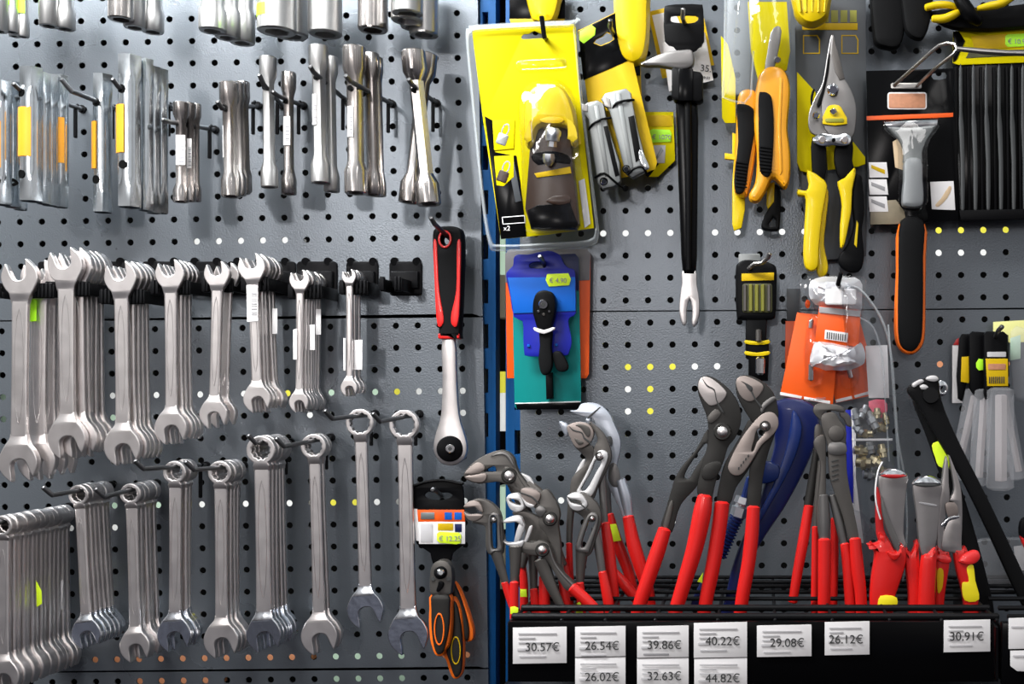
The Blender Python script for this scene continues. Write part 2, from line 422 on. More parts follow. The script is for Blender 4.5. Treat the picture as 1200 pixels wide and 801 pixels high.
upright('setting_part_6', 562.5, 581, -50, 900, (565.5, 572))
upright('setting_part_7', 592.5, 611.5, -30, 900, (603, 609.6))

for nm_, x_ in (('light_block_left', -190), ('light_block_right', 1340)):
    b = bmesh.new(); q = W(x_, -150, 0); z_ = W(x_, 1000, 0)
    vs = [b.verts.new(p) for p in (Vector((q.x, .013, q.z + .1)), Vector((q.x, .27, q.z + .1)), Vector((q.x, .27, z_.z - .1)), Vector((q.x, .013, z_.z - .1)))]; b.faces.new(vs)
    struct(nm_, b, 'black_steel')  # unseen side sheets added to keep outside light from the cavity
# unseen dark sheet added behind the holes to keep them black; cartons before it
b = bmesh.new(); vs = [b.verts.new(p) for p in (W(-200, -150, -260), W(1350, -150, -260), W(1350, 1000, -260), W(-200, 1000, -260))]; b.faces.new(vs)
mat('dark_backing', (.003, .003, .003), rough=.9, spec=0)
struct('dark_sheet', b, 'dark_backing')
for nm, P4 in (('ceiling', ((-200, -150), (1350, -150))), ('floor', ((-200, 1000), (1350, 1000)))):
    b = bmesh.new(); q = [W(*P4[0], -260), W(*P4[1], -260)]
    vs = [b.verts.new(p) for p in (q[0], q[1], Vector((q[1].x, .012, q[1].z)), Vector((q[0].x, .012, q[0].z)))]; b.faces.new(vs)
    struct(nm, b, 'dark_backing')  # dark covers added above and below the cavity to shut light out
mat('carton_white', (.85, .86, .84), rough=.7); mat('carton_yellow', (.80, .74, .05), rough=.6)
mat('carton_orange', (.55, .22, .10), rough=.6); mat('carton_green', (.50, .68, .52), rough=.6); mat('carton_dim', (.10, .09, .06), rough=.6)
CART = [(225, 276, 345, 290, 'carton_white'), (690, 266, 1000, 278, 'carton_white'), (1085, 262, 1200, 276, 'carton_yellow'), (1085, 290, 1165, 302, 'carton_white'),
        (120, 457, 190, 470, 'carton_white'), (215, 456, 320, 468, 'carton_white'), (325, 456, 350, 466, 'carton_yellow'), (375, 455, 450, 465, 'carton_green'),
        (455, 454, 478, 464, 'carton_yellow'), (480, 454, 560, 466, 'carton_white'), (125, 482, 150, 495, 'carton_green'), (350, 482, 375, 492, 'carton_white'), (535, 478, 556, 490, 'carton_white'),
        (0, 456, 10, 500, 'carton_green'), (70, 610, 142, 624, 'carton_white'), (126, 586, 190, 598, 'carton_green'), (225, 585, 300, 597, 'carton_white'), (330, 583, 350, 595, 'carton_white'),
        (380, 583, 425, 594, 'carton_yellow'), (430, 582, 460, 594, 'carton_white'), (535, 580, 560, 592, 'carton_white'),
        (10, 765, 360, 777, 'carton_orange'), (150, 792, 250, 806, 'carton_orange'), (385, 762, 480, 800, 'carton_green'), (510, 762, 560, 775, 'carton_orange'),
        (725, 424, 795, 436, 'carton_yellow'), (800, 424, 850, 436, 'carton_white'), (725, 450, 748, 488, 'carton_white'), (750, 450, 775, 488, 'carton_yellow'),
        (725, 580, 748, 592, 'carton_white'), (775, 605, 825, 618, 'carton_white'), (625, 580, 665, 592, 'carton_white'), (690, 426, 700, 490, 'carton_yellow'),
        (1090, 420, 1200, 432, 'carton_orange'), 
        (581, 275, 592, 322, 'carton_green'), (581, 322, 592, 372, 'carton_dim'), (581, 435, 592, 460, 'carton_yellow'), (581, 460, 592, 505, 'carton_white'), (581, 570, 592, 620, 'carton_green'), (581, 630, 592, 690, 'carton_dim')]
ti = 8
for x0, y0, x1, y1, m in CART:
    b = bmesh.new(); lo, hi = W(x0, y1, -200), W(x1, y0, -200)
    box_bm(b, Vector((lo.x, .20, lo.z)), Vector((hi.x, .24, hi.z)), .8)
    struct('setting_part_%d' % ti, b, m); ti += 1  # next-aisle product cartons, added to show bright through some holes
for x in (0.2, 0.75, 1.15):
    area('cavity_fill', (x, 0.05, ZB + .40), (x, .25, ZB + .40), .4, .9, 1.6)  # unseen fill lights added in the cavity to brighten the cartons

# ================================================================ LEFT: hooks
def hook(label, mx, my, L, tipdx=0, tipdy=0, bend=12, r=2.6, m='hook_steel', tail=36, group=None, bendx=-4):
    """single peg hook: plugs into the board at (mx,my), runs L mm forward, tip bent up; a tail bar rests against the board"""
    t = T('peg_hook', label, 'hook', mx, my, 0, group)
    b = bmesh.new(); k = (DIST - L) / DIST
    base = t.P(mx, my, 0)
    tip = base + Vector((tipdx * S, -L * S, -tipdy * S))
    up = tip + Vector((bendx * S, -.006, bend * S))
    pts = [base + Vector((0, .006, 0)), base, base.lerp(tip, .5), base.lerp(tip, .93), tip, tip.lerp(up, .4), up]
    tube_bm(b, [(p, r * S) for p in pts], 10)
    t.add('rod', b, m)
    if tail:
        b = bmesh.new(); q = base + Vector((0, -.014, 0))
        tube_bm(b, [(q + Vector((0, .004, .002)), 2.2 * S), (q, 2.2 * S), (q + Vector((0, 0, -tail * S)), 2.2 * S)], 8)
        lathe_bm(b, base + Vector((0, -.0025, 0)), base + Vector((0, 0, 0)), [(0, 4.6 * S), (1, 4.9 * S)], 12)
        t.add('stop_bar', b, 'black_steel')
    return t

# ================================================================ wrenches
OPEN = [(-.42, -1.40), (-.46, -1.22), (-.66, -.80), (-.91, -.42), (-1.0, .02), (-.93, .38), (-.78, .66), (-.60, .90), (-.54, .86),
        (-.47, .55), (-.42, .20), (-.30, -.04), (0, -.14), (.30, -.04), (.42, .20), (.47, .55), (.54, .86), (.60, .90), (.78, .66), (.93, .38),
        (1.0, .02), (.91, -.42), (.66, -.80), (.46, -1.22), (.42, -1.40)]
def jaw_outline(R, w, ang, flip=1, neck=1.40):
    """open jaw facing +z; turned by ang; neck of half width w/2 pointing -z"""
    pts = []
    for i, (x, y) in enumerate(OPEN):
        if i in (0, len(OPEN) - 1): pts.append((math.copysign(w / 2, x), -neck * R)); continue
        if i in (1, len(OPEN) - 2): pts.append((math.copysign(w / 2 + R * .05, x), -1.14 * R)); continue
        q = rot2((x * R, y * R), ang * (1 if i not in (2, len(OPEN) - 3) else .4)); pts.append(q)
    sm = cr(pts, 3, closed=False)
    return sm
def wrench_proto(name, label, cat, group, px, py, d, bx, by, Rt, Rb, wt, wb, th=6.5, ring=False, hole=.66, polish=False, ang=15, lens=True):
    """top head centre (px,py), bottom head centre (bx,by), at depth d; all radii in photo px at that depth"""
    k = (DIST - d) / DIST
    t = T(name, label, cat, px, py, d, group)
    A = t.P(px, py, d); B = t.P(bx, by, d); L_ = (B - A).length
    tilt = math.atan2(bx - px, by - py)
    K = k * S
    def M(bm, top=True, y=0.0):
        # local frame: head centre at origin, handle towards -z
        if top: mtx = Matrix.Rotation(-tilt, 4, 'Y') @ Matrix.Identity(4)
        else: mtx = Matrix.Translation(B) @ Matrix.Rotation(math.pi - tilt, 4, 'Y')
        bm.transform(mtx @ Matrix.Translation((0, y, 0))); return bm
    def blend(bm, za, zb_, thk):
        # the head thins down into the shaft along the neck (za: full thickness, zb_: shaft thickness)
        for v in bm.verts:
            u = min(1, max(0, (za - v.co.z) / (za - zb_))); u = u * u * (3 - 2 * u)
            mid = thk / 2; s_ = (v.co.y - mid) / mid
            v.co.y = mid + s_ * (mid * (1 - u) + th * S / 2 * .97 * u)
        return bm
    hd = (th + 2) * S
    if ring:
        R = Rt
        outer = [(R * math.sin(a) * K, R * math.cos(a) * K) for a in [math.radians(x) for x in range(-150, 151, 10)]]
        w2 = wt / 2
        outer += [(w2 * 1.06 * K, -1.08 * R * K), (w2 * K, -1.28 * R * K), (w2 * K, -1.44 * R * K), (-w2 * K, -1.44 * R * K), (-w2 * K, -1.28 * R * K), (-w2 * 1.06 * K, -1.08 * R * K)]
        outer = [(x, z) for x, z in outer]
        hl = []
        for i in range(24):
            a = 2 * math.pi * i / 24; rr = R * hole * (1.0 if i % 2 else .90); hl.append((rr * math.cos(a) * K, rr * math.sin(a) * K))
        bm = plate_bm(outer, (th + 3.5) * S, 1.3, [hl]); blend(bm, -R * .98 * K, -1.42 * R * K, (th + 3.5) * S); M(bm, True, -.00175)
        t.add('ring_end', bm, 'satin_steel', ang=22)
        n0 = 1.02 * R
    else:
        bm = plate_bm([(x * K, z * K) for x, z in jaw_outline(Rt, wt, math.radians(ang))], hd, 1.1); blend(bm, -.86 * Rt * K, -1.38 * Rt * K, hd); M(bm, True, -.001)
        t.add('open_jaw', bm, 'satin_steel', ang=22); n0 = .86 * Rt
    bm = plate_bm([(x * K, z * K) for x, z in jaw_outline(Rb, wb, math.radians(ang))], hd, 1.1); blend(bm, -.86 * Rb * K, -1.38 * Rb * K, hd); M(bm, False, -.001) 
    # the lower jaw is turned by 180 degrees about the view axis, keep its front towards the viewer
    t.add('open_jaw', bm, 'polished_steel' if polish else 'satin_steel', label='polished open jaw' if polish else None, ang=22)
    n1 = .86 * Rb
    # shaft: flat bar with rounded edges, from neck to neck, with a lens-shaped panel outline
    z0 = -n0 * K; z1 = -(L_ - n1 * K)
    nn = 10; lft = []; rgt = []
    for i in range(nn + 1):
        u = i / nn; w_ = (wt * (1 - u) + wb * u) * (1 - .06 * math.sin(math.pi * u)); z = z0 * (1 - u) + z1 * u
        rgt.append((w_ / 2 * K, z)); lft.append((-w_ / 2 * K, z))
    bm = plate_bm(rgt + lft[::-1], th * S, 1.8)
    if lens:
        zm0 = z0 + (z1 - z0) * .10; zm1 = z0 + (z1 - z0) * .86; wl = min(wt, wb) * .26
        def lz(s_):
            o = []
            for i in range(13):
                u = i / 12; o.append((s_ * (wl * math.sin(math.pi * u) ** .45) * K if 0 < i < 12 else 0, zm0 * (1 - u) + zm1 * u))
            return o
        for s_ in (1, -1):
            tube_bm(bm, [(Vector((x, .00005, z)), .42 * S) for x, z in lz(s_)], 5, cap=False)
    M(bm, True, 0)
    t.add('shaft', bm, 'satin_steel', ang=22)
    return t

def stack(proto, n, px, py, d, step, labels, jx=.6, gap1=0.0, drift=(0, 0), rz=.012, group=None):
    """copies behind the front one on the same hook; step mm back each"""
    out = [proto]
    for i in range(1, n):
        dd = d - step * i
        p = W(px, py, d); q = Vector((p.x + (gap1 + drift[0] * i + random.uniform(-jx, jx)) * S, -dd * S, p.z - (drift[1] * i + random.uniform(-.8, .8)) * S))
        if group: pass
        copy_thing(proto.o, q, (0, random.uniform(-rz, rz), 0), labels(i))
    return out

# --- double open-ended wrenches in black slotted racks (upper row)
WHERE2 = ['at the far left edge', 'with the green sticker beside it', 'third from the left', 'fourth from the left', 'of the short pair', 'with the white barcode on the front one', 'of thin wrenches with white labels', 'of the smallest wrenches, nearest the empty rack']
G2 = 'double open-ended wrenches on the upper row of racks'
#        top centre, R | bottom centre, R | shaft w top, bottom | depth | n | step | gap | drift
RACKS = [((23, 325), 21.5, (21, 541), 23, 20, 20, 95, 4, 15, 11, (0, 0)),
         ((76, 311), 21, (78, 514), 22.5, 20, 18, 88, 6, 9, 5, (0, 0)),
         ((141, 325), 19, (143, 523), 21.5, 17, 16.5, 80, 5, 9, 2, (0, 0)),
         ((199, 321), 17, (200, 501), 19, 15, 14, 75, 4, 9, 1, (0, 0)),
         ((254, 321), 15, (250, 485), 16.5, 13, 12.5, 72, 2, 16, 3, (0, 0)),
         ((295, 313), 16, (301, 467), 16, 13, 12.5, 66, 5, 9, 1.5, (0, 0)),
         ((351, 328), 12, (350, 471), 11.5, 9.5, 9, 58, 7, 7.5, 1.0, (0, 0)),
         ((409, 324), 8.5, (409, 454), 10, 8.5, 8, 46, 4, 7, 1, (0, 0))]
STK = ['leftmost', 'second leftmost', 'third', 'fourth', 'fifth', 'sixth', 'seventh', 'eighth']
SIZE2 = ['large', 'broad-headed', 'medium', 'medium', 'slim', 'barcoded', 'narrow', 'tiny']
for si, (tc_, Rt, bc_, Rb, wt, wb, d, n, st, gap, dr) in enumerate(RACKS):
    def lab(i, si=si, n=n):
        where = 'in the %s upper rack' % (STK[si])
        if i == 0: return 'front %s open-ended wrench %s' % (SIZE2[si], where)
        if i == n - 1: return 'rearmost %s open-ended wrench %s' % (SIZE2[si], where)
        return '%s from the front, %s open-ended wrench %s' % (ORD[i], SIZE2[si], where)
    p = wrench_proto('open_end_wrench', lab(0), 'wrench', G2, *tc_, d, *bc_, Rt, Rb, wt, wb, th=5.5)
    stack(p, n, *tc_, d, st, lab, gap1=gap)

def wrench_rack(px, py, d, front, plate_c, pw, label):
    """black slotted bracket: plate on the board with two tabs, two arms carrying ribbed ends either side of the wrench shafts"""
    t = T('wrench_rack', label, 'rack', plate_c, 345, 0, 'black wrench racks')
    x0, x1 = plate_c - pw / 2, plate_c + pw / 2
    pl = rrect(x0, 306, x1, 346, 4)
    t.plate('back_plate', pl, 3, 3, 'black_steel', .8)
    for x in (plate_c - 13, plate_c + 13):
        b = bmesh.new(); lathe_bm(b, t.P(x, 306, 4), t.P(x, 306, .5), [(0, 4.5 * S), (1, 4.5 * S)], 14); t.add('tab', b, 'black_steel')
    k = (DIST - d) / DIST
    for sx, wd in ((front[0], front[1] - front[0]), (front[2], front[3] - front[2])):
        # arm at front pixel range sx..sx+wd (at depth d) running back to the plate
        a = t.P(sx, py, d); c = t.P(sx + wd, py, d)
        b = bmesh.new(); yb = t.P(plate_c, py, 3).y; yf = a.y
        zc = a.z
        xw = c.x - a.x
        side = 1 if sx > (front[1] + front[0]) / 2 else -1
        wx = c.x if side > 0 else a.x
        box_bm(b, Vector((wx - .002, yf, zc - .003)), Vector((wx + .001, yb, zc + .011)), .5)   # wall running back to the plate
        box_bm(b, Vector((a.x, yf, zc - .004)), Vector((c.x, yf + .003, zc + .003)), .5)         # front lip
        nT = max(2, int(round(xw / .0042)))
        for i in range(nT):
            u = a.x + xw * (i + .5) / nT
            box_bm(b, Vector((u - .0015, yf - .0025, zc - .003)), Vector((u + .0015, yf + .004, zc + .0125)), .8)
        t.add('arm', b, 'black_steel')
    b = bmesh.new(); a = t.P(front[1], py, 14); c = t.P(front[2], py, 14)
    box_bm(b, Vector((t.P(plate_c - pw * .42, py, 5).x, t.P(0, 0, 10).y, t.P(0, 338, 5).z)), Vector((t.P(plate_c + pw * .42, py, 5).x, t.P(0, 0, 3).y, t.P(0, 318, 5).z)), 1)
    t.add('slot_block', b, 'black_steel')
    return t
wrench_rack(0, 345, 88, (-8, 3, 35, 62), 70, 52, 'black slotted rack holding the leftmost large wrenches')
wrench_rack(0, 343, 82, (54, 66, 83, 104), 128, 50, 'black slotted rack holding the second leftmost wrench stack')
wrench_rack(0, 352, 73.5, (118, 131, 143, 168), 191, 50, 'black slotted rack behind the third wrench stack')
wrench_rack(0, 341, 68.5, (178, 187, 202, 222), 241, 50, 'black slotted rack behind the fourth wrench stack')
wrench_rack(0, 338, 60, (238, 245, 260, 272), 291, 50, 'black slotted rack behind the short wrench pair')
wrench_rack(0, 337, 59.5, (284, 289, 303, 314), 321, 50, 'black slotted rack under the barcoded wrench stack')
wrench_rack(0, 346, 51.5, (339, 344, 353, 376), 371, 47, 'black slotted rack under the seven thin wrenches')
wrench_rack(0, 341, 40.2, (399, 403, 412, 430), 424, 37, 'black slotted rack under the smallest wrenches')
wrench_rack(0, 337, 44, (446, 450, 462, 470), 475, 38, 'empty black slotted rack beside the red ratchet')

# --- combination wrenches on hooks (lower row)
G3 = 'combination wrenches on the lower row of hooks'
#        ring centre, R, hole | bottom centre, R | w top, bottom | depth | n | step | hook mount | hook L | polish
COMBO = [((3, 616), 12.5, .66, (3, 792), 20, 15, 15, 112, 14, 7.6, (81, 593), 125, False),
         ((92.6, 579.5), 12, .68, (101, 742), 17.5, 13, 13, 64, 6, 8, (131, 568), 112, True),
         ((153.4, 578.4), 12.5, .64, (158, 757), 18, 14.5, 14, 56, 5, 8, (184, 565.5), 108, False),
         ((205, 553), 13.5, .68, (204, 743), 20, 15, 14.5, 62, 3, 9, (242, 545), 118, True),
         ((258, 553.5), 14, .66, (259, 750), 20.5, 15.5, 15, 58, 4, 8.5, (286, 545), 116, False),
         ((306, 527), 17, .66, (309, 743), 20.5, 18.5, 18.5, 62, 5, 8.5, (341, 518), 72, True),
         ((367.7, 523), 15, .68, (374, 745), 21.5, 14, 15.5, 46, 2, 8, (388, 512), 118, False),
         ((422, 495.3), 16.5, .72, (428, 714), 21.5, 15, 15.5, 44, 1, 8, (440, 484.5), 116, True),
         ((473.6, 497.5), 17.5, .72, (478, 743), 23.5, 18, 19, 46, 1, 8, (491.5, 484.5), 112, True)]
STK3 = ['on the leftmost hook', 'on the second hook from left', 'on the third hook from the left', 'on the fourth hook from the left', 'on the fifth hook from the left', 'on the thick-ringed sixth hook', 'on the seventh hook', '', '']
for si, (rc, R, hl, bc_, Rb, wt, wb, d, n, st, hm, HL, pol) in enumerate(COMBO):
    def lab(i, si=si, n=n):
        if si == 7: return 'lone combination wrench with polished jaw, second from the red ratchet'
        if si == 8: return 'longest lone combination wrench, directly below and left of the red ratchet'
        if i == 0: return 'front combination wrench ' + STK3[si]
        if i == n - 1: return 'rearmost combination wrench ' + STK3[si]
        return '%s from the front, combination wrench %s' % (ORD[i], STK3[si])
    p = wrench_proto('combination_wrench', lab(0), 'wrench', G3, *rc, d, *bc_, R, Rb, wt, wb, th=5.5, ring=True, hole=hl, polish=pol)
    stack(p, n, *rc, d, st, lab, gap1=1.0, rz=.010, jx=.5)
    k = (DIST - d) / DIST
    place = ['leftmost', 'second from left', 'third from left', 'fourth from left', 'fifth from left', 'sixth from left', 'seventh from left', 'eighth from left', 'ninth from left'][si]
    # rod passes through the rings: rest them on it
    q = W(*rc, d); base = W(*hm, 0)
    zt = q.z + (R * hl - 3.2) * k * S; dxm = (q.x - base.x) / S; dzm = -(zt - base.z) / S
    hook('dark steel peg hook of the lower wrench row, %s' % place, *hm, HL, tipdx=dxm * HL / d, tipdy=dzm * HL / d, bend=9, bendx=-6, group='peg hooks of the lower wrench row')

# stickers on wrenches
t = T('price_sticker', 'bright green sticker on the large wrench behind the leftmost one', 'sticker', 37, 365, 82)
t.plate('paper', [(32.5, 349), (43, 351), (42.5, 376), (31, 377)], 82.6, .4, 'green_sticker', .05)
t = T('barcode_label', 'white barcode label on the front wrench of the sixth rack', 'label', 298, 352, 68)
pp = t.plate('paper', [(288.8, 334), (302, 334), (302.5, 376), (289.5, 377)], 67.6, .4, 'white_paper', .05)
for y in (343, 346, 350, 352, 355, 358, 361, 366, 368): t.plate('bar', [(294.5, y), (301, y), (301, y + (1.6 if y % 2 else .8)), (294.5, y + (1.6 if y % 2 else .8))], 68, .3, 'grey_ink', .02, parent=pp)
t = T('paper_label', 'white wrap label on the narrow wrench in the seventh rack', 'label', 350, 400, 60)
t.plate('paper', [(343.5, 386), (348, 385), (348, 421), (343.5, 421)], 59.8, .4, 'white_paper', .05)
for i, (x, y, dd) in enumerate(((366, 395, 45), (373, 377, 38), (322, 376, 42))):
    t = T('paper_label', ['white label hanging off the third thin wrench of the seventh rack', 'white label hanging off the rear thin wrenches of the seventh rack', 'pale label sticking out behind the barcoded wrench stack'][i], 'label', x, y, dd)
    t.plate('paper', [(x - 3, y - 15), (x + 3, y - 15), (x + 3, y + 15), (x - 3, y + 15)], dd + 3, .4, 'white_paper', .05)
t = T('paper_label', 'white label wrapped round the smallest wrenches', 'label', 417, 415, 40)
t.plate('paper', [(415, 398), (424.5, 398), (424.5, 433), (415, 433)], 41, .5, 'white_paper', .05)
t = T('paper_label', 'white strip label at the left side of the smallest wrenches', 'label', 404, 415, 46)
t.plate('paper', [(402.4, 396), (405, 396), (405, 434), (402.4, 434)], 48, .5, 'white_paper', .05)
t = T('price_sticker', 'green sticker between the wrenches of the leftmost lower stack', 'sticker', 45, 693, 60)
t.plate('paper', [(42, 680), (48.5, 692), (49, 707), (43, 711)], 74, .5, 'lime_sticker', .05)
t = T('paper_label', 'grey paper label behind the rings stack of the lower left', 'label', 71, 700, 20)
t.plate('paper', [(68, 680), (74, 680), (73, 714), (68, 712)], 22, .5, 'faint_ink', .05)
t = T('paper_label', 'cream label on the rear wrench of the fifth lower hook', 'label', 273, 650, 36)
t.plate('paper', [(271, 628), (275.5, 629), (275.5, 660), (271.5, 662)], 37, .5, 'white_paper', .05)

# ================================================================ box spanners
def hexshaft(name, label, cat, group, xc, ytop, ybot, d, w, m='dark_chrome', sw=.72, end=30, hole=None, xb=None, shoulder=12):
    """double-ended socket spanner: round socket heads, hexagonal bar between them"""
    xb = xc if xb is None else xb
    t = T(name, label, cat, xc, (ytop + ybot) / 2, d, group)
    A, B = t.P(xc, ytop, d), t.P(xb, ybot, d); L_ = (B - A).length / S; r = w / 2 * (DIST - d) / DIST * S; k = (DIST - d) / DIST
    e = end * k / L_; s2 = shoulder * k / L_
    b = bmesh.new()
    prof = [(e * .8, r * .62, 1), (.004, r * .70, 1), (0, r * .93), (.008, r), (e, r), (e + s2, r * sw, 1), (1 - e - s2, r * sw, 1), (1 - e, r), (.992, r), (1, r * .93), (.996, r * .70, 1), (1 - e * .8, r * .62, 1)]
    lathe_bm(b, A, B, prof, 36)
    t.add('barrel', b, m, ang=28)
    if hole:
        q = t.P(hole[0], hole[1], d); q.x -= 0; b = bmesh.new(); disc_on_tube_bm(b, q, 3.0 * S, max(r * sw * 1.12, abs(q.x) + .002), .0004)
        t.add('tommy_hole_shade', b, 'hole_shade')  # dark disc stands for the shade in the uncut bar hole
    return t
def tubespanner(label, group, xc, ytop, ybot, d, w, hole=None, hole2=None, lab=None, name='box_spanner'):
    """galvanised tube pressed to a hexagon at both ends"""
    t = T(name, label, 'spanner', xc, (ytop + ybot) / 2, d, group)
    k = (DIST - d) / DIST; A, B = t.P(xc, ytop, d), t.P(xc, ybot, d); L_ = (B - A).length / S; r = w / 2 * k * S
    e = 26 * k / L_; b = bmesh.new()
    lathe_bm(b, A, B, [(e, r * .8, 1), (0, r * .84, 1), (0, r * .97, 1), (e * .85, r * .97, 1), (e * 1.35, r * .90, .2), (1 - e * 1.35, r * .90, .2), (1 - e * .85, r * .97, 1), (1, r * .97, 1), (1, r * .84, 1), (1 - e, r * .8, 1)], 36)
    t.add('tube', b, 'galvanised', ang=28)
    for h in (hole, hole2):
        if h:
            q = t.P(h[0], h[1], d); b = bmesh.new(); disc_on_tube_bm(b, q, 4.6 * S, r * .93)
            t.add('tommy_hole_shade', b, 'hole_shade')  # shade of the hole painted as a dark disc, tube stays whole
    if lab:
        x0, y0, x1, y1 = lab; b = bmesh.new(); n = 8; a0 = math.asin(max(-1, min(1, (x0 - xc) * k * S / r / 1.0 / 1.02))); a1 = math.asin(max(-1, min(1, (x1 - xc) * k * S / r / 1.02)))
        z0, z1 = t.P(0, y0, d).z, t.P(0, y1, d).z; rows = []
        for i in range(n + 1):
            a = a0 + (a1 - a0) * i / n; rows.append([b.verts.new((math.sin(a) * r * q_, -math.cos(a) * r * q_, z)) for q_, z in ((1.0, z0), (1.0, z1), (.97, z1), (.97, z0))])
        for i in range(n):
            for j in range(4): b.faces.new((rows[i][j], rows[i + 1][j], rows[i + 1][(j + 1) % 4], rows[i][(j + 1) % 4]))
        b.faces.new(rows[0]); b.faces.new(rows[-1])
        t.add('orange_label', b, 'orange_label')
    return t
GT = 'galvanised box spanners'
tubespanner('galvanised box spanner with orange label at the far left edge', GT, 2, 96, 240, 100, 24, (1, 122), (3, 214), (-2, 144, 8, 198))
tubespanner('plain galvanised box spanner behind the one at the far left edge', GT, 15, 97, 243, 84, 20, None, (19, 215), (10, 142, 17, 199))
tubespanner('rear galvanised box spanner of the far left cluster', GT, 24, 103, 246, 68, 17, None, (22, 214))
tubespanner('thick galvanised box spanner with wide orange label, second cluster', GT, 37, 80, 236, 100, 27, (31, 111), (32, 206), (26.5, 128, 44, 185))
tubespanner('galvanised box spanner second in the orange-labelled cluster', GT, 51, 86, 239, 84, 17, None, (49, 206), (44, 130, 48, 186))
tubespanner('galvanised box spanner third in the orange-labelled cluster', GT, 59, 88, 241, 70, 19, None, (58, 210), (52, 136, 64, 192))
tubespanner('rear galvanised box spanner of the orange-labelled cluster', GT, 71, 89, 243, 56, 19, None, (69, 213), (66, 139, 79, 192))
tubespanner('lone galvanised box spanner on its own hook with narrow orange label', GT, 120.5, 88, 249, 44, 23, (118, 122), (118, 212), (109.5, 144, 119, 199))
tubespanner('tallest galvanised box spanner with orange label and two holes', GT, 152, 66, 243, 98, 28, (149, 107), (151, 195), (139.5, 125, 153, 181))
tubespanner('galvanised box spanner right behind the tallest one', GT, 171, 70, 247, 78, 18, None, None)
tubespanner('third galvanised box spanner of the tallest cluster', GT, 180, 79, 250, 62, 18, None, (177, 200), (174, 130, 177, 186))
tubespanner('rear galvanised box spanner of the tallest cluster', GT, 189, 82, 250, 48, 17, None, None)
HG = 'peg hooks of the spanner row'
def thook(label, mx, my, L, tipx, tipy, hx=None, d=None, **k):
    """hook from the board (mx,my) whose front end appears at (tipx,tipy)"""
    a = W(mx, my, 0); q = W(tipx, tipy, L)
    return hook(label, mx, my, L, tipdx=(q.x - a.x) / S, tipdy=-(q.z - a.z) / S, group=HG, **k)
thook('dark peg hook of the orange-labelled spanner cluster', 97, 128, 112, 22, 104, bend=4, bendx=-2)
thook('long dark peg hook carrying the lone galvanised spanner', 140, 129, 104, 84, 107, bend=11, bendx=-7)
thook('dark peg hook of the tallest galvanised spanner cluster', 205, 126, 112, 139, 102, bend=7, bendx=-3)
thook('dark peg hook of the small labelled spanner cluster', 252.6, 152, 86, 199, 143, bend=1, bendx=-5)
thook('dark peg hook of the stubby dark spanner cluster', 303, 124, 92, 260, 127, bend=6, bendx=-2)
thook('dark peg hook of the slim matt socket spanner', 331, 124, 84, 309, 99, bend=9, bendx=-2)
thook('dark peg hook of the short slim socket spanner with barcode', 355.7, 124, 72, 325, 112, bend=3, bendx=-3)
thook('dark peg hook of the tall barcoded socket spanner pair', 407, 119, 94, 367, 84, bend=4, bendx=-1)
thook('dark peg hook of the thick socket spanner trio', 459.6, 122, 140, 410, 95, bend=4, bendx=-2)
thook('dark peg hook of the two crossed socket spanners', 511.5, 121, 96, 483, 99, bend=4, bendx=-2)

GD = 'double-ended socket spanners'
def barcode(t_label, x0, y0, x1, y1, d, vertical=True):
    t = T('barcode_label', t_label, 'label', (x0 + x1) / 2, (y0 + y1) / 2, d, 'barcode labels on the spanners')
    p = t.plate('paper', [(x0, y0), (x1, y0), (x1, y1), (x0, y1)], d, .4, 'white_paper', .05)
    w_ = x1 - x0; y = y0 + (y1 - y0) * .3; i = 0
    while y < y1 - (y1 - y0) * .12:
        h = (.7, 1.3, .9, 1.6)[i % 4]; t.plate('bar', [(x0 + w_ * .3, y), (x1 - w_ * .12, y), (x1 - w_ * .12, y + h), (x0 + w_ * .3, y + h)], d + .3, .3, 'grey_ink', .02, parent=p); y += h + (1.1, .9, 1.5)[i % 3]; i += 1
hexshaft('socket_spanner', 'front small dark spanner of the labelled cluster', 'spanner', GD, 212, 120, 237, 72, 17, end=14, shoulder=8)
hexshaft('socket_spanner', 'second small dark spanner of the labelled cluster', 'spanner', GD, 221.5, 121, 236, 56, 15, end=14, shoulder=8)
hexshaft('socket_spanner', 'rear small dark spanner of the labelled cluster', 'spanner', GD, 229.5, 122, 236, 40, 12, end=14, shoulder=8)
barcode('white barcode label on the small dark front spanner', 206, 158, 217, 193, 80.5)
barcode('white barcode label on the small dark second spanner', 219, 162, 224.5, 197, 63.8)
for i, (x, dd, y) in enumerate(((268, 80, 97), (275, 66, 97), (281, 52, 97), (284.5, 40, 96))):
    hexshaft('socket_spanner', ['front', 'second', 'third', 'rear'][i] + ' stubby dark spanner of the cluster of four', 'spanner', GD, x, y, 231 - i * 2, dd, (21, 20, 18, 15)[i], end=20, shoulder=9, sw=.8, hole=(266.5, 128) if i == 0 else None, xb=x + 3)
barcode('narrow barcode label on the stubby dark front spanner', 261, 147, 265.5, 184, 86)
hexshaft('socket_spanner', 'slim matt socket spanner standing left of the shorter one', 'spanner', GD, 314, 67, 220, 64, 19, m='socket_steel', end=20, xb=316, hole=(313, 104))
hexshaft('socket_spanner', 'short slim socket spanner with barcode, right of the matt one', 'spanner', GD, 338, 85, 228, 48, 17, end=18, xb=338.5, hole=(337, 120))
barcode('barcode label on the short slim socket spanner', 332, 136, 340, 170, 55)
hexshaft('socket_spanner', 'front tall socket spanner of the barcoded pair', 'spanner', GD, 373, 54, 215, 72, 21.5, m='socket_steel', end=22, xb=376, hole=(373.6, 93))
hexshaft('socket_spanner', 'rear socket spanner of the tall barcoded pair', 'spanner', GD, 386.5, 67, 225, 56, 18, m='socket_steel', end=18, xb=389)
barcode('barcode label on the front tall socket spanner', 366, 110, 370.5, 146, 79.5)
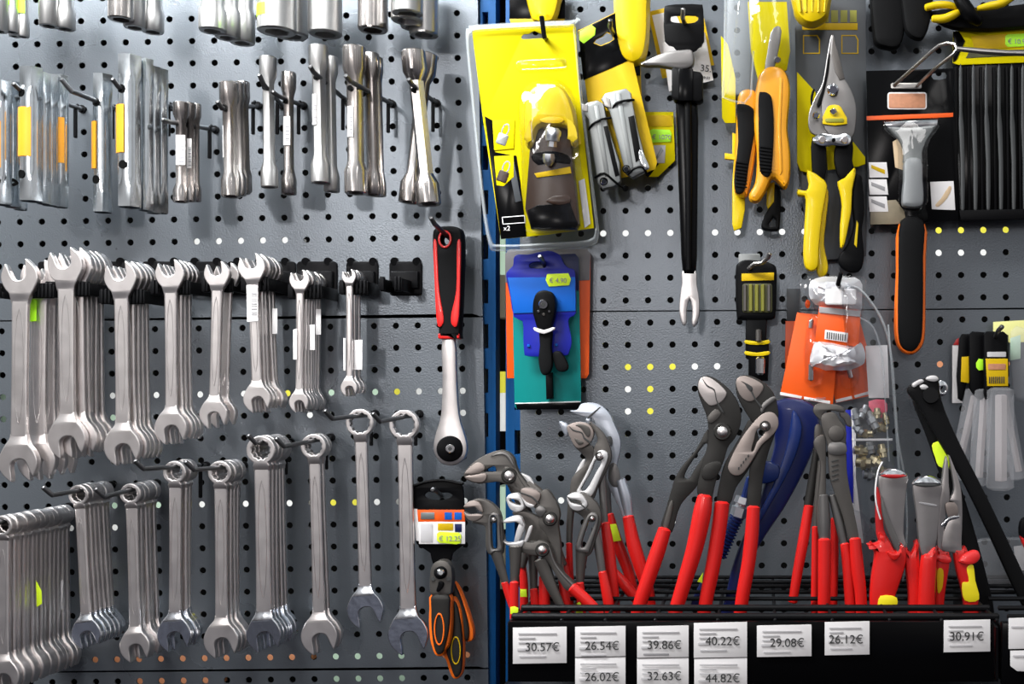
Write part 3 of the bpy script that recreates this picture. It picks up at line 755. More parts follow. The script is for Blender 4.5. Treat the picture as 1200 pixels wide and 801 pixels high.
hexshaft('socket_spanner', 'front thick socket spanner of the trio', 'spanner', GD, 415, 55, 227, 100, 26, end=26, xb=417.5, hole=(414, 106), sw=.75)
hexshaft('socket_spanner', 'middle socket spanner of the thick trio', 'spanner', GD, 434, 63, 229, 78, 20, end=20, xb=438, sw=.75, hole=(429, 112))
hexshaft('socket_spanner', 'rear socket spanner of the thick trio', 'spanner', GD, 440, 68, 230, 60, 17, end=16, xb=444, sw=.8)
barcode('barcode label on the thick front socket spanner', 407, 124, 414, 160, 109)
hexshaft('socket_spanner', 'front crossed socket spanner leaning to the right at its foot', 'spanner', GD, 484, 60, 240, 80, 28, end=24, xb=503, hole=(488, 108), sw=.62)
hexshaft('socket_spanner', 'rear crossed socket spanner leaning to the left at its foot', 'spanner', GD, 500, 63, 238, 54, 26, end=24, xb=480, sw=.62)

# ================================================================ sockets along the top edge
GS = 'sockets hanging along the top edge'
def socket(label, x0, x1, ybot, d, ysh=None, m='socket_steel', sticker=None):
    xc = (x0 + x1) / 2; t = T('socket', label, 'socket', xc, -30, d, GS)
    A, B = t.P(xc, -30, d), t.P(xc, ybot, d); L_ = (B - A).length; k = (DIST - d) / DIST; r = (x1 - x0) / 2 * k * S
    b = bmesh.new(); sh = ((ysh + 30) if ysh else 15) * k * S / L_
    rt = r * .84 if ysh else r
    lathe_bm(b, A, B, [(0, rt * .9), (.02, rt), (sh, rt), (min(sh + .07, .8), r), (.975, r), (1, r * .92), (.998, r * .66, .8), (.8, r * .60, .8)], 36)
    t.add('barrel', b, m)
    if sticker:
        sx0, sy0, sx1, sy1 = sticker; bb = bmesh.new(); rows = []
        for i in range(9):
            x = sx0 + (sx1 - sx0) * i / 8; xx = (x - xc) * k * S; rr = r * 1.015; yy = -math.sqrt(max(1e-9, rr * rr - min(xx * xx, rr * rr * .98)))
            rows.append([bb.verts.new((xx, yy, t.P(0, y, d).z)) for y in (sy0, sy1)])
        for i in range(8): bb.faces.new((rows[i][0], rows[i + 1][0], rows[i + 1][1], rows[i][1]))
        r_ = bmesh.ops.solidify(bb, geom=bb.faces[:], thickness=.0003)
        t.add('price_sticker', bb, 'green_sticker')
SK = [(-12, 8, 37, 70, None, None, 'sawn-off leftmost socket at the top left corner'),
      (6, 21, 38, 58, 8, (5, -4, 16, 8), 'small socket with green sticker, second at the top left corner'),
      (11, 24, 43, 44, 18, None, 'rear socket of the top left corner cluster'),
      (20.5, 33.5, 43.5, 50, 18, (18, -2, 32, 17), 'small right-hand socket with green sticker at the top left corner'),
      (47, 67, 31, 60, None, None, 'left socket of the pair above the orange-labelled spanners'),
      (66, 87, 34.5, 50, 8, None, 'right shouldered socket of the pair above the orange-labelled spanners'),
      (128, 156, 23.5, 80, None, None, 'front brownish socket above the tallest spanner'),
      (146, 170, 33, 60, None, None, 'middle socket above the tallest spanner'),
      (167, 191, 38, 44, 10, None, 'right shouldered socket above the tallest spanner'),
      (234, 264, 37, 78, 8, None, 'front socket of the cluster above the stubby dark spanners'),
      (253, 281, 45, 58, 10, None, 'middle socket of the cluster above the stubby dark spanners'),
      (270, 298, 51, 42, 12, None, 'rear socket of the cluster above the stubby dark spanners'),
      (303, 346, 38, 76, None, (303, 9, 320, 23), 'wide socket with the green sticker on its side'),
      (322, 360, 43, 46, None, None, 'wide socket half behind the stickered one'),
      (362, 400, 41, 60, None, None, 'lone wide socket right of the stickered one'),
      (420, 454, 36, 60, None, None, 'lone brown-grey socket above the thick trio'),
      (460, 495, 17, 84, None, None, 'front socket of the rightmost cluster'),
      (459, 495, 25, 66, None, None, 'second socket of the rightmost cluster'),
      (470, 497, 33, 50, None, None, 'third socket of the rightmost cluster'),
      (480, 513, 41.5, 40, None, None, 'rear and lowest socket of the rightmost cluster')]
for x0, x1, yb, d, ysh, st, lb in SK: socket(lb, x0, x1, yb, d, ysh, sticker=st, m='dark_chrome' if 'brown' in lb else 'socket_steel')

# ================================================================ red ratchet and multi tool
t = T('ratchet_wrench', 'ratchet wrench with red and black grip and polished round head', 'ratchet', 525, 400, 42)
hd = [(505.5, 275), (508, 267), (515, 264.5), (527, 264), (536, 266), (541, 273), (542, 300), (540.5, 345), (538.5, 390), (537.5, 396), (514, 396), (512.5, 385), (509.5, 345), (506, 300)]
t.plate('grip', hd, 46, 20, 'black_rubber', 6, holes=[ell(521, 280, 4, 5.5, 14)], smooth=3)
t.plate('grip_collar', rrect(513, 390, 538, 397, 2), 45, 17, 'red_grip', 1.5)
for s_, pts in ((0, [(507.5, 284), (511.5, 283), (512.5, 300), (514.5, 340), (519, 366), (519.5, 378), (514, 383), (511, 370), (509, 330)]), (1, [(539.5, 284), (535.5, 283), (535, 300), (534.5, 340), (529, 366), (528.5, 378), (534, 383), (537.5, 370), (539, 330)])):
    t.plate('red_panel', pts, 47, 4, 'red_grip', .8, smooth=3)
t.plate('hole_trim', ell(521, 280, 8, 10.5, 24), 47.2, 3, 'red_grip', .6, holes=[ell(521, 280, 5.5, 8, 20)])
t.plate('shaft', cr([(518, 396), (532, 396), (534.5, 440), (537.5, 485), (545, 512), (547, 524), (545, 535), (537, 543), (527, 545.5), (516, 542), (509, 532), (507.5, 522), (510, 508), (516.5, 484), (518, 440)], 3), 40, 9, 'satin_steel', 2)
b = bmesh.new(); lathe_bm(b, t.P(527.5, 525.5, 44), t.P(527.5, 525.5, 38), [(0, 13.5 * S), (.1, 14.5 * S), (1, 15 * S)], 36); t.add('gear_cover', b, 'black_plastic')
b = bmesh.new(); lathe_bm(b, t.P(527.5, 525.5, 46), t.P(527.5, 525.5, 43), [(0, 2 * S), (0, 4.2 * S), (.3, 5 * S), (1, 5.2 * S)], 24); t.add('drive_stud', b, 'chrome')
b = bmesh.new(); lathe_bm(b, t.P(527.5, 525.5, 46.6), t.P(527.5, 525.5, 45), [(0, 2.2 * S), (1, 2.2 * S)], 12); t.add('drive_recess', b, 'black_ink')
thook('dark peg hook through the handle of the red ratchet', 537, 289, 84, 509, 262, bend=6, bendx=-2, tail=0)

t = T('snap_ring_multitool', 'ratcheting snipper on a black hang card with orange and grey handles', 'hand tool', 516, 680, 60)
t.plate('hang_card', cr([(481, 575), (482, 570), (494, 564), (510, 561.5), (528, 562), (540, 567), (543, 576), (544, 600), (545, 634), (541, 640), (530, 648), (527, 660), (507, 660), (504, 648), (488, 637), (487, 625), (484, 600)], 2), 40, 4, 'black_plastic', 1, holes=[cr([(497, 580), (502, 576), (508, 577), (512, 573), (517, 577), (525, 577), (530, 580), (525, 584), (514, 586), (502, 584)], 2)])
t.tube('card_ridge', [(484, 569, 42, 1.6), (500, 564, 42, 1.6), (520, 562.5, 42, 1.6), (538, 566, 42, 1.6), (543, 566, 42, 1.6)], 'black_rubber', 8, smooth=3)
t.plate('orange_insert', [(489, 597), (544, 597), (545, 611), (490, 611)], 42, .8, 'orange_card', .1)
t.plate('side_insert', [(484.5, 596), (489, 596), (492, 634), (487.5, 633)], 40.8, .8, 'white_paper', .1)
pi = t.plate('white_insert', [(490, 611), (545, 611), (545, 637), (491, 637)], 42, .8, 'white_paper', .1)
t.plate('picture', [(493, 600), (509, 600), (509, 608), (493, 608)], 42.4, .3, 'silver_paint', .05); 
for x in (521, 532.5): t.plate('picture', [(x, 600), (x + 8.5, 600), (x + 8.5, 608.5), (x, 608.5)], 42.4, .3, 'sky_card', .05)
t.plate('picture', [(533, 613.5), (541, 613.5), (541, 623), (533, 623)], 42.4, .3, 'navy_paint', .05)
t.plate('picture', [(493, 613), (507, 613), (507, 635), (493, 635)], 42.4, .3, 'faint_ink', .05)
t.plate('picture', [(513, 613), (531, 613), (531, 621), (513, 621)], 42.4, .3, 'gold_card', .05)
ps = t.plate('price_sticker', [(512, 625), (515, 622.5), (538, 624), (540.5, 627), (540, 636), (535, 637.5), (515, 635.5), (512, 633)], 43, .5, 'lime_sticker', .05)
t.text('price_text', '€ 12.25', 514, 633.5, 43.4, 8, 'grey_ink', ps)
t.plate('ratchet_head', cr([(504, 668), (508, 660), (514, 656.5), (522, 657), (528, 663), (530, 674), (529, 690), (526, 697), (506, 697), (503, 690)], 3), 52, 14, 'tool_grey', 2)
b = bmesh.new(); lathe_bm(b, t.P(516.5, 670.5, 55), t.P(516.5, 670.5, 50), [(0, 6 * S), (.1, 7 * S), (1, 7.6 * S)], 28); t.add('bolt_ring', b, 'black_plastic')
b = bmesh.new(); lathe_bm(b, t.P(516.5, 670.5, 58), t.P(516.5, 670.5, 53), [(0, 2.6 * S), (.2, 4 * S), (1, 4.2 * S)], 20); t.add('bolt', b, 'chrome')
for x in (507.5, 525.5):
    b = bmesh.new(); lathe_bm(b, t.P(x, 678, 53), t.P(x, 678, 50), [(0, 2.4 * S), (1, 2.6 * S)], 12); t.add('rivet', b, 'black_ink')
t.plate('lever', cr([(511, 692), (513, 685), (514, 681), (519, 682), (519, 687), (514, 693)], 2), 55, 4, 'black_plastic', .6)
hp = cr([(504, 697), (527, 697), (529, 712), (529, 735), (526, 755), (521, 763), (518, 769), (511, 769), (507, 764), (503, 750), (501.5, 730), (502, 712)], 3)
t.plate('front_handle_edge', hp, 52, 13, 'orange_plastic', 4)
t.plate('front_handle', cr([(505.5, 698), (525, 698), (526.5, 712), (526, 733), (522.5, 752), (518, 765), (511, 766), (506.5, 752), (504.5, 730), (504.5, 712)], 3), 55, 8, 'tool_dark', 3)
t.plate('handle_ring', ell(514.5, 737, 6.3, 19), 56.2, 2, 'orange_plastic', .5, holes=[ell(514.5, 737, 4.6, 17)])
h2 = cr([(528, 703), (534, 700), (540, 716), (543, 745), (543.5, 775), (541, 790), (535, 796), (528, 793), (522, 775), (519, 768), (524, 750), (528, 730)], 3)
t.plate('rear_handle_edge', h2, 40, 12, 'orange_plastic', 4)
t.plate('rear_handle', cr([(530, 705), (536, 712), (541, 745), (541, 778), (538, 791), (532, 793), (526, 776), (522, 762), (527, 748), (530, 728)], 3), 43, 9, 'tool_dark', 3)
t.plate('handle_ring', ell(534, 762, 5.8, 16.5), 44.2, 2, 'gold_card', .4, holes=[ell(534, 762, 4.6, 15)])
t.plate('spring_handle_edge', cr([(531, 682), (538, 690), (547, 712), (554, 735), (554.5, 748), (550, 752), (544, 750), (540, 735), (534, 712), (528, 697)], 3), 32, 12, 'orange_plastic', 3)
t.plate('spring_handle', cr([(529, 682), (535, 690), (543, 712), (549, 735), (548, 750), (543, 749), (538, 733), (532, 712), (526, 697)], 3), 36, 12, 'tool_dark', 3)
thook('peg hook with round end holding the black card snipper', 517, 580, 66, 509, 573, bend=0, bendx=0, tail=0)

# ================================================================ RIGHT, upper: packaged tools
def disc(t, name, px, py, d0, d1, r0, r1, m, n=24, parent=None):
    b = bmesh.new(); lathe_bm(b, t.P(px, py, d0), t.P(px, py, d1), [(0, r0 * S), (.25, r1 * S), (1, r1 * S)], n); return t.add(name, b, m, parent)
def bubble(t, name, pts, d, h, m, steps=4, parent=None, shrink=.84):
    """vacuum-formed clear shell: outline rises h mm towards the viewer with rounded shoulders"""
    b = bmesh.new(); cx = sum(p[0] for p in pts) / len(pts); cy = sum(p[1] for p in pts) / len(pts); rows = []
    for i in range(steps + 1):
        a = math.pi / 2 * i / steps; s_ = 1 - (1 - shrink) * (1 - math.cos(a)); rows.append([b.verts.new(t.P(cx + (p[0] - cx) * s_, cy + (p[1] - cy) * s_, d + h * math.sin(a))) for p in pts])
    n = len(pts)
    for i in range(steps):
        for k in range(n): b.faces.new((rows[i][k], rows[i][(k + 1) % n], rows[i + 1][(k + 1) % n], rows[i + 1][k]))
    b.faces.new(rows[-1])
    return t.add(name, b, m, parent, ang=60)
HG2 = 'peg hooks holding the packaged tools'
# yellow knob pack cut by the top edge
t = T('knob_pack', 'black card with yellow knob cut off by the top edge, above the big blister', 'packaged tool', 629, 0, 20)
t.plate('card', [(597, -20), (662, -20), (662, 22), (597, 22)], 20, 1, 'black_gloss', .1)
t.plate('yellow_band', [(597, 22), (662, 22), (659, 29), (599, 29)], 20, 1, 'gold_card', .1)
t.plate('knob', cr([(614, -20), (657, -20), (655, 0), (650, 18), (644, 25), (627, 25), (621, 18), (616, 0)], 3), 44, 22, 'yellow_plastic', 8)
# yellow handle
t = T('yellow_handled_tool', 'rounded yellow plastic handle hanging at the top beside the black card pack', 'hand tool', 739, 20, 40)
t.plate('handle', cr([(721, -20), (718, 10), (720, 40), (726, 63), (735, 72), (744, 73), (754, 66), (759, 45), (760, 10), (757, -20)], 3), 52, 28, 'yellow_plastic', 11)
t.plate('shank', [(742, 68), (750, 70), (752, 118), (746, 116)], 34, 4, 'gold_card', .6)
t.plate('dark_ferrule', [(741, 72), (750, 72), (750, 88), (742, 88)], 36, 7, 'black_plastic', 1)
# cards behind the pry bar
t = T('header_card', 'yellow hang card behind the pry bar', 'card', 795, 50, 14)
t.plate('card', [(759, 14), (780, 9), (822, 8), (837, 76), (776, 92)], 14, .8, 'gold_card', .1)
t.plate('pale_panel', [(764, 18), (790, 12), (812, 60), (776, 70)], 14.6, .5, 'white_paper', .1)
t = T('price_card', 'off-white card with the number 35 behind the pry bar', 'card', 812, 85, 20)
pc = t.plate('card', [(776, 50), (826, 38), (836, 94), (784, 107)], 20, .8, 'white_paper', .1)
t.text('number', '35.', 820, 83, 20.5, 11, 'black_ink', pc, rot=-.12); t.text('small_number', '49.03', 822, 92, 20.5, 4.5, 'black_ink', pc, rot=-.12)
# small yellow card with green price sticker
t = T('small_card_pack', 'small yellow and black card with green euro price sticker behind the pry bar', 'packaged tool', 772, 168, 14)
t.plate('card', [(755, 131), (789, 131), (791, 188), (771, 207), (757, 207)], 14, .8, 'yellow_card', .1)
t.plate('dark_corner', [(757, 176), (772, 192), (760, 207), (757, 207)], 14.6, .5, 'black_gloss', .1)
t.plate('drawing', [(766, 170), (780, 170), (779, 191), (766, 191)], 14.6, .4, 'faint_ink', .1); t.plate('drawing_line', [(775, 172), (777.5, 176), (769, 188), (767.5, 186)], 15, .4, 'silver_paint', .1)
t.plate('colour_bars', [(758, 135), (788, 135), (788, 148), (758, 148)], 14.5, .3, 'gold_card', .05)
ps = t.plate('price_sticker', [(761, 153), (765, 151), (785, 152), (787, 156), (786, 166), (763, 167)], 15, .4, 'green_sticker', .05); t.text('price_text', '€ 1070', 764, 163, 15.4, 7.5, 'grey_ink', ps)
# tilted card with two multi-tools
t = T('multitool_card', 'tilted black and yellow card with two silver folding multi-tools', 'packaged tool', 720, 110, 46)
t.plate('card', [(677, 36), (724, 13), (728, 15), (770, 190), (768, 198), (752, 204), (702, 213), (686, 100)], 46, 1.4, 'gold_card', .2, holes=[[(696, 50), (699, 46), (706, 43), (711, 38), (717, 41), (719, 46), (714, 49), (704, 53)]])
t.plate('black_header', [(677.5, 36.5), (723.5, 14), (726.5, 17), (738, 70), (683.5, 94)], 46.6, .5, 'black_gloss', .1, holes=[[(695, 50.5), (698, 46), (706, 42), (711, 37), (718, 40), (720, 46), (714, 50), (704, 54)]])
t.plate('green_sticker', [(679, 37), (693, 29), (698, 33), (697, 41), (684, 51), (679, 47)], 47.2, .5, 'green_sticker', .05)
for nm, pts, sc in (('left_multitool', [(680, 127), (687, 120), (700, 117), (707, 121), (713, 150), (726, 190), (727, 212), (720, 218), (706, 221), (700, 214), (693, 170), (689, 140)], (707.5, 212.5)),
                    ('right_multitool', [(704, 116), (709, 109), (733, 103), (739, 108), (747, 150), (757, 188), (756, 200), (741, 208), (733, 203), (722, 160), (714, 130)], (734, 198))):
    mp_ = t.plate(nm, pts, 62, 13, 'silver_paint', 2)
    x0, y0 = pts[0]; x1, y1 = pts[8]
    t.plate('blade_slot', [(p[0], p[1]) for p in ([(707, 148), (712, 147), (726, 205), (721, 207)] if nm[0] == 'l' else [(736, 137), (743, 135), (752, 185), (745, 190)])], 62.6, 2, 'black_plastic', .3, parent=mp_)
    t.plate('body_ridge', [(p[0], p[1]) for p in ([(696, 124), (701, 123), (714, 205), (709, 207)] if nm[0] == 'l' else [(722, 110), (727, 109), (742, 196), (737, 198)])], 63.2, 2, 'silver_paint', .6, parent=mp_)
    disc(t, 'screw', sc[0], sc[1], 64.5, 61, 2.6, 3.4, 'chrome', parent=mp_); disc(t, 'screw_ring', sc[0], sc[1], 63.4, 61, 4.2, 4.6, 'black_plastic', parent=mp_)
t.tube('cable_tie', [(690, 152, 60, 1.3), (694, 146, 64, 1.3), (704, 140, 65, 1.3), (716, 138, 62, 1.3)], 'black_plastic', 8, smooth=3)
t.tube('cable_tie', [(717, 129, 60, 1.3), (722, 121, 64, 1.3), (732, 118, 65, 1.3), (743, 117, 60, 1.3)], 'black_plastic', 8, smooth=3)
t.tube('cable_tie', [(736, 204, 62, 1.3), (744, 197, 66, 1.4), (753, 196, 66, 1.4), (759, 205, 60, 1.4)], 'black_plastic', 8, smooth=3)
t.tube('cable_tie', [(697, 208, 62, 1.3), (708, 203, 65, 1.3), (722, 214, 62, 1.3), (731, 220, 58, 1.3)], 'black_plastic', 8, smooth=3)
t.plate('lever', cr([(748, 178), (752, 176), (757, 186), (761, 196), (756, 199), (750, 192)], 2), 66, 3, 'chrome', .8)
t.plate('small_tab', [(679, 121), (688, 122), (689, 131), (681, 130)], 63, 6, 'hook_zinc', .6)
t.plate('small_tab', [(706, 112), (714, 115), (716, 127), (708, 124)], 63.5, 6, 'hook_zinc', .6)
thook('dark peg hook through the tilted multi-tool card', 722, 49, 84, 715, 31, bend=5, bendx=1, tail=0)
# big yellow blister pack
t = T('blister_pack', 'large clear blister pack with bright yellow card and a small yellow and brown tool inside', 'packaged tool', 625, 160, 66)
t.plate('yellow_card', [(553, 37), (557, 34), (672, 28), (674.5, 31), (679, 110), (696, 267), (640, 275), (587, 280), (566, 140)], 66, 1.2, 'yellow_card', .2, holes=[cr([(611, 43), (614, 40), (620, 39.5), (626, 36), (632, 39), (640, 40), (640, 44), (630, 45), (613, 46)], 2)])
t.plate('black_print', [(568, 136), (577, 141), (580, 178), (600, 182), (605, 182), (610, 215), (617, 277), (587, 280)], 66.5, .4, 'black_gloss', .05)
for q in ([(577, 141), (603, 140), (602, 174), (579, 176)], [(579, 183), (602, 182), (602, 207), (590, 218), (582, 217)]):
    pp = t.plate('picture', q, 67, .3, 'yellow_card', .05)
    cx, cy = sum(p[0] for p in q) / len(q), sum(p[1] for p in q) / len(q)
    t.plate('padlock_drawing', [rot2(p, .35, (cx, cy)) for p in rrect(cx - 6, cy - 1, cx + 6, cy + 12, 1.5)], 67.3, .3, 'brown_plastic' if cy > 180 else 'silver_paint', .05, parent=pp)
    t.plate('shackle_drawing', [rot2(p, .35, (cx, cy)) for p in ell(cx, cy - 6, 4.5, 8, 16)], 67.2, .3, 'grey_ink', .05, holes=[[rot2(p, .35, (cx, cy)) for p in ell(cx, cy - 6, 3, 6.3, 16)]], parent=pp)
t.plate('grey_stripe', [(594, 184), (601, 182), (611, 235), (604, 237)], 66.9, .3, 'grey_card', .05)
pb = t.plate('size_box', [(588, 254), (615, 252), (615.5, 261), (589, 263)], 66.9, .3, 'white_paper', .05, holes=[[(589, 255), (614, 253), (614.5, 260.2), (590, 262)]])
t.text('count_text', 'x2', 590, 270, 66.9, 7.5, 'white_paper', pb)
t.plate('vent_ridge', [rot2(p, -.05, (633, 74)) for p in rrect(604, 69, 664, 80, 5)], 70, 4, 'clear_plastic', 1.2)
cap = t.plate('yellow_cap', cr([(614, 168), (612, 140), (614, 118), (620, 103), (632, 96), (648, 96), (661, 104), (670, 122), (675, 146), (674, 166), (668, 168), (665, 152), (656, 146), (638, 145), (628, 150), (622, 169)], 3), 96, 26, 'yellow_plastic', 9)
t.plate('cap_crease', cr([(632, 141), (640, 137), (655, 137), (661, 141), (655, 144), (640, 144)], 2), 97, 3, 'gold_card', .8, parent=cap)
bd = t.plate('brown_body', [(621, 168), (628, 150), (664, 150), (669, 168), (678, 262), (674, 268), (622, 268), (615, 244)], 84, 15, 'brown_plastic', 2)
t.plate('dark_slot', cr([(622, 183), (632, 178), (650, 177), (666, 182), (668, 192), (650, 190), (630, 193)], 2), 85, 2, 'black_gloss', .6, parent=bd)
t.plate('dark_base', [(618, 246), (630, 240), (668, 238), (677, 262), (673, 268), (622, 268)], 85.5, 4, 'black_gloss', 1, parent=bd)
t.plate('base_gleam', cr([(640, 236), (648, 230), (666, 229), (668, 237), (655, 240)], 2), 86.2, 2, 'brown_plastic', .6, parent=bd)
t.plate('yellow_strip', [(626, 203), (668, 195), (669.5, 203), (629, 208)], 85.6, 2, 'gold_card', .4, parent=bd)
b = bmesh.new(); lathe_bm(b, t.P(647, 172, 100), t.P(648, 150, 103), [(0, 5 * S, 1), (.3, 5 * S, 1), (.32, 7.5 * S), (.55, 8 * S), (.6, 9 * S, 1), (.85, 9 * S, 1), (1, 6 * S)], 24); t.add('bolt', b, 'nut_steel', bd)
b = bmesh.new(); lathe_bm(b, t.P(643, 194, 90), t.P(643, 180, 93), [(0, 3 * S), (.3, 6 * S), (.6, 7 * S, 1), (1, 6 * S, 1)], 24); t.add('bolt', b, 'nut_steel', bd)
bubble(t, 'clear_blister', cr([(610, 180), (606, 130), (610, 105), (624, 92), (652, 91), (668, 104), (676, 130), (680, 180), (690, 262), (684, 271), (622, 274), (614, 260)], 2), 66.5, 38, 'clear_plastic', shrink=.93)
sh = [(546, 42), (551, 34), (560, 30), (668, 25), (674, 29), (682, 110), (700, 255), (701, 274), (693, 287), (640, 291), (585, 293), (573, 285), (564, 230), (552, 110)]
b = bmesh.new(); sm_ = cr(sh, 3); cxx, cyy = 625, 160; rows = []
for s_, dd in ((1.0, 60), (1.01, 66), (.995, 71), (.965, 73), (.95, 69)): rows.append([b.verts.new(t.P(cxx + (p[0] - cxx) * s_, cyy + (p[1] - cyy) * s_, dd)) for p in sm_])
for i in range(len(rows) - 1):
    for k in range(len(sm_)): b.faces.new((rows[i][k], rows[i][(k + 1) % len(sm_)], rows[i + 1][(k + 1) % len(sm_)], rows[i + 1][k]))
bmesh.ops.recalc_face_normals(b, faces=b.faces); bmesh.ops.solidify(b, geom=b.faces[:], thickness=.0006)
t.add('clear_edge', b, 'clear_edge_plastic', ang=60)
t.plate('paper_strip', [(678, 212), (685, 209), (692, 262), (685, 267)], 68, .3, 'faint_ink', .05)
thook('black peg hook above the big yellow blister pack', 646, 52, 82, 638, 44, bend=21, bendx=-2, tail=0, m='black_steel')

# pry bar
t = T('pry_bar', 'long black pry bar with forked steel tip hanging from a black tag', 'pry bar', 804, 190, 50)
t.plate('hang_tag', cr([(778, 12), (782, 6), (800, 4.5), (820, 5), (824, 10), (825, 48), (818, 56), (813, 60), (795, 60), (789, 54), (779, 48)], 2), 46, 4, 'black_plastic', .8, holes=[cr([(786, 20), (790, 18), (815, 18), (818, 22), (814, 26), (804, 27), (790, 26), (786, 24)], 2)])
t.plate('claw', cr([(749, 74), (757, 70), (772, 63), (786, 59), (800, 57.5), (811, 58.5), (813, 74), (805, 80), (790, 80), (772, 77), (757, 77)], 3), 58, 12, 'tool_silver', 3)
t.plate('clamp', [(787, 80), (791, 78), (821, 84), (823.5, 88), (823.5, 116), (819, 119), (790, 117), (787, 113)], 62, 18, 'black_plastic', 2)
t.plate('clamp_rib', [(795, 80), (812, 80), (812, 118), (795, 118)], 64, 6, 'black_gloss', 1.5)
t.plate('bar', [(791, 100), (816, 100), (818, 140), (816.5, 300), (815, 322), (800, 322), (798, 300), (792, 140)], 54, 12, 'black_gloss', 4)
t.tube('bar_ridge', [(806, 118, 54, 4.5), (807, 200, 54, 4.2), (807, 316, 54, 3.2)], 'black_plastic', 12)
t.plate('forked_tip', cr([(800, 317), (815, 317), (816.5, 332), (819.5, 352), (819, 370), (814.5, 382), (810.5, 379), (811, 364), (808, 350), (804.5, 364), (804, 379), (799.5, 380), (796, 366), (796.5, 350), (799, 332)], 3), 53, 7, 'satin_steel', 1.6)
thook('steel peg hook through the pry bar tag', 806, 36, 68, 800, 21, bend=8, bendx=1, tail=0, m='hook_zinc')

# saw with orange handles in clear plastic
t = T('orange_handle_shears', 'tool with amber handles and black ribbed grips hanging in clear plastic', 'packaged tool', 890, 110, 60)
t.plate('head_card', [(876, 2), (922, 2), (926, 60), (922, 82), (888, 92), (880, 60)], 48, 3, 'yellow_card', .4)
t.plate('side_card', [(845, 42), (853, 52), (862, 92), (862, 144), (850, 144), (846, 138)], 40, 1, 'yellow_card', .2)
t.plate('steel_jaw', cr([(903, 38), (911, 30), (916, 36), (912, 60), (906, 82), (896, 82), (899, 62)], 2), 62, 5, 'tool_silver', 1)
disc(t, 'pivot_bolt', 911, 70, 66, 60, 3, 4, 'chrome')
ha = t.plate('front_handle', cr([(887, 96), (891, 84), (899, 77), (908, 76), (917, 79), (923, 87), (926, 103), (925, 122), (923, 150), (926, 176), (926, 205), (921, 220), (913, 214), (905, 208), (897, 224), (888, 236), (879, 234), (878, 226), (885, 212), (887, 180), (884, 150), (884, 118)], 3), 64, 20, 'amber_plastic', 6)
t.plate('black_grip', cr([(889, 112), (893, 107), (901, 109), (905, 118), (907, 150), (905, 192), (902, 205), (896, 206), (890, 196), (889, 155)], 3), 67, 8, 'black_rubber', 2.5, parent=ha)
t.plate('handle_highlight', [(914, 90), (917, 92), (915, 150), (917, 200), (914, 205), (911, 150)], 65, 3, 'amber_plastic', .9, parent=ha)
for i in range(8): t.tube('grip_rib', [(890.5, 172 + i * 4, 67.6, .8), (904.5, 173.5 + i * 4, 67.6, .8)], 'black_plastic', 6, parent=ha)
hb = t.plate('rear_handle', cr([(864, 118), (868, 106), (878, 103), (887, 110), (889, 150), (884, 190), (878, 222), (874, 230), (862, 226), (860, 212), (862, 160)], 3), 54, 18, 'amber_plastic', 6)
t.plate('black_grip', cr([(863, 126), (867, 121), (878, 123), (884, 131), (884, 155), (878, 190), (874, 218), (869, 226), (862, 224), (860.5, 205), (865, 165)], 3), 57, 8, 'black_rubber', 2.5, parent=hb)
for i in range(8): t.tube('grip_rib', [(862.5, 190 + i * 4, 57.6, .8), (875.5, 191.5 + i * 4, 57.6, .8)], 'black_plastic', 6, parent=hb)
t.plate('yellow_sheath', [(858, 155), (864, 157), (862, 178), (866, 222), (873, 230), (873, 246), (869, 267), (860, 270), (858, 262), (858, 215), (860, 187), (849, 186), (849, 179), (858, 180)], 38, 6, 'yellow_plastic', 1.2)
t.plate('black_end', cr([(907, 216), (914, 219), (915, 240), (914, 262), (911, 270), (896, 269), (892, 264), (896, 252), (901, 242), (904, 228)], 2), 36, 10, 'black_plastic', 2, holes=[[(901, 262), (906, 254), (909, 256), (909, 265), (902, 266)]])
t.plate('yellow_tip', [(899, 215), (908, 213), (907, 236), (900, 245), (898, 240)], 38, 6, 'yellow_plastic', 1)
bubble(t, 'clear_sleeve', [(851, -15), (885, -15), (882, 60), (880, 112), (872, 121), (848, 115), (849, 60)], 60, 20, 'clear_edge_plastic', shrink=.8)
t.tube('sleeve_rim', [(850, -10, 62, 1.2), (849, 60, 62, 1.2), (847, 114, 62, 1.4), (858, 118, 64, 1.4), (872, 121, 62, 1.4), (880, 111, 62, 1.2), (883, 60, 62, 1.2)], 'clear_edge_plastic', 8)
bubble(t, 'clear_sleeve', [(876, -10), (926, -10), (928, 60), (922, 74), (888, 92), (880, 60)], 56, 14, 'clear_plastic', shrink=.92)
t.tube('plastic_seam', [(866, 0, 72, .9), (862, 40, 74, .9), (857, 80, 74, .9), (852, 110, 70, .9)], 'clear_plastic', 8, smooth=3)

# aviation snips on grey card
t = T('snips_card', 'dark grey hang card with yellow graphics behind the metal snips', 'card', 974, 150, 22)
cd = t.plate('card', [(931, -12), (1014.5, -12), (1016, 206), (1015, 300), (950, 306), (934, 190)], 22, 1, 'grey_card', .2)
t.plate('yellow_bar', [(940, 27), (1005, 27), (1005, 35), (940, 35)], 22.5, .3, 'gold_card', .05, parent=cd)
for i in range(6): t.plate('swatch', [(941 + i * 11, 12), (949 + i * 11, 12), (949 + i * 11, 26), (941 + i * 11, 26)], 22.5, .3, 'dim_yellow', .05, parent=cd) if 'dim_yellow' in MATS else None
for x in (941, 986): t.plate('icon_frame', [(x, 41), (x + 17, 41), (x + 20, 46), (x + 20, 63), (x, 63)], 22.5, .3, 'gold_card', .05, holes=[[(x + 1.2, 42.2), (x + 16, 42.2), (x + 18.6, 46.5), (x + 18.6, 61.8), (x + 1.2, 61.8)]], parent=cd)
t = T('metal_snips', 'metal cutting snips with yellow and black handles and chrome link plate', 'snips', 975, 130, 50)
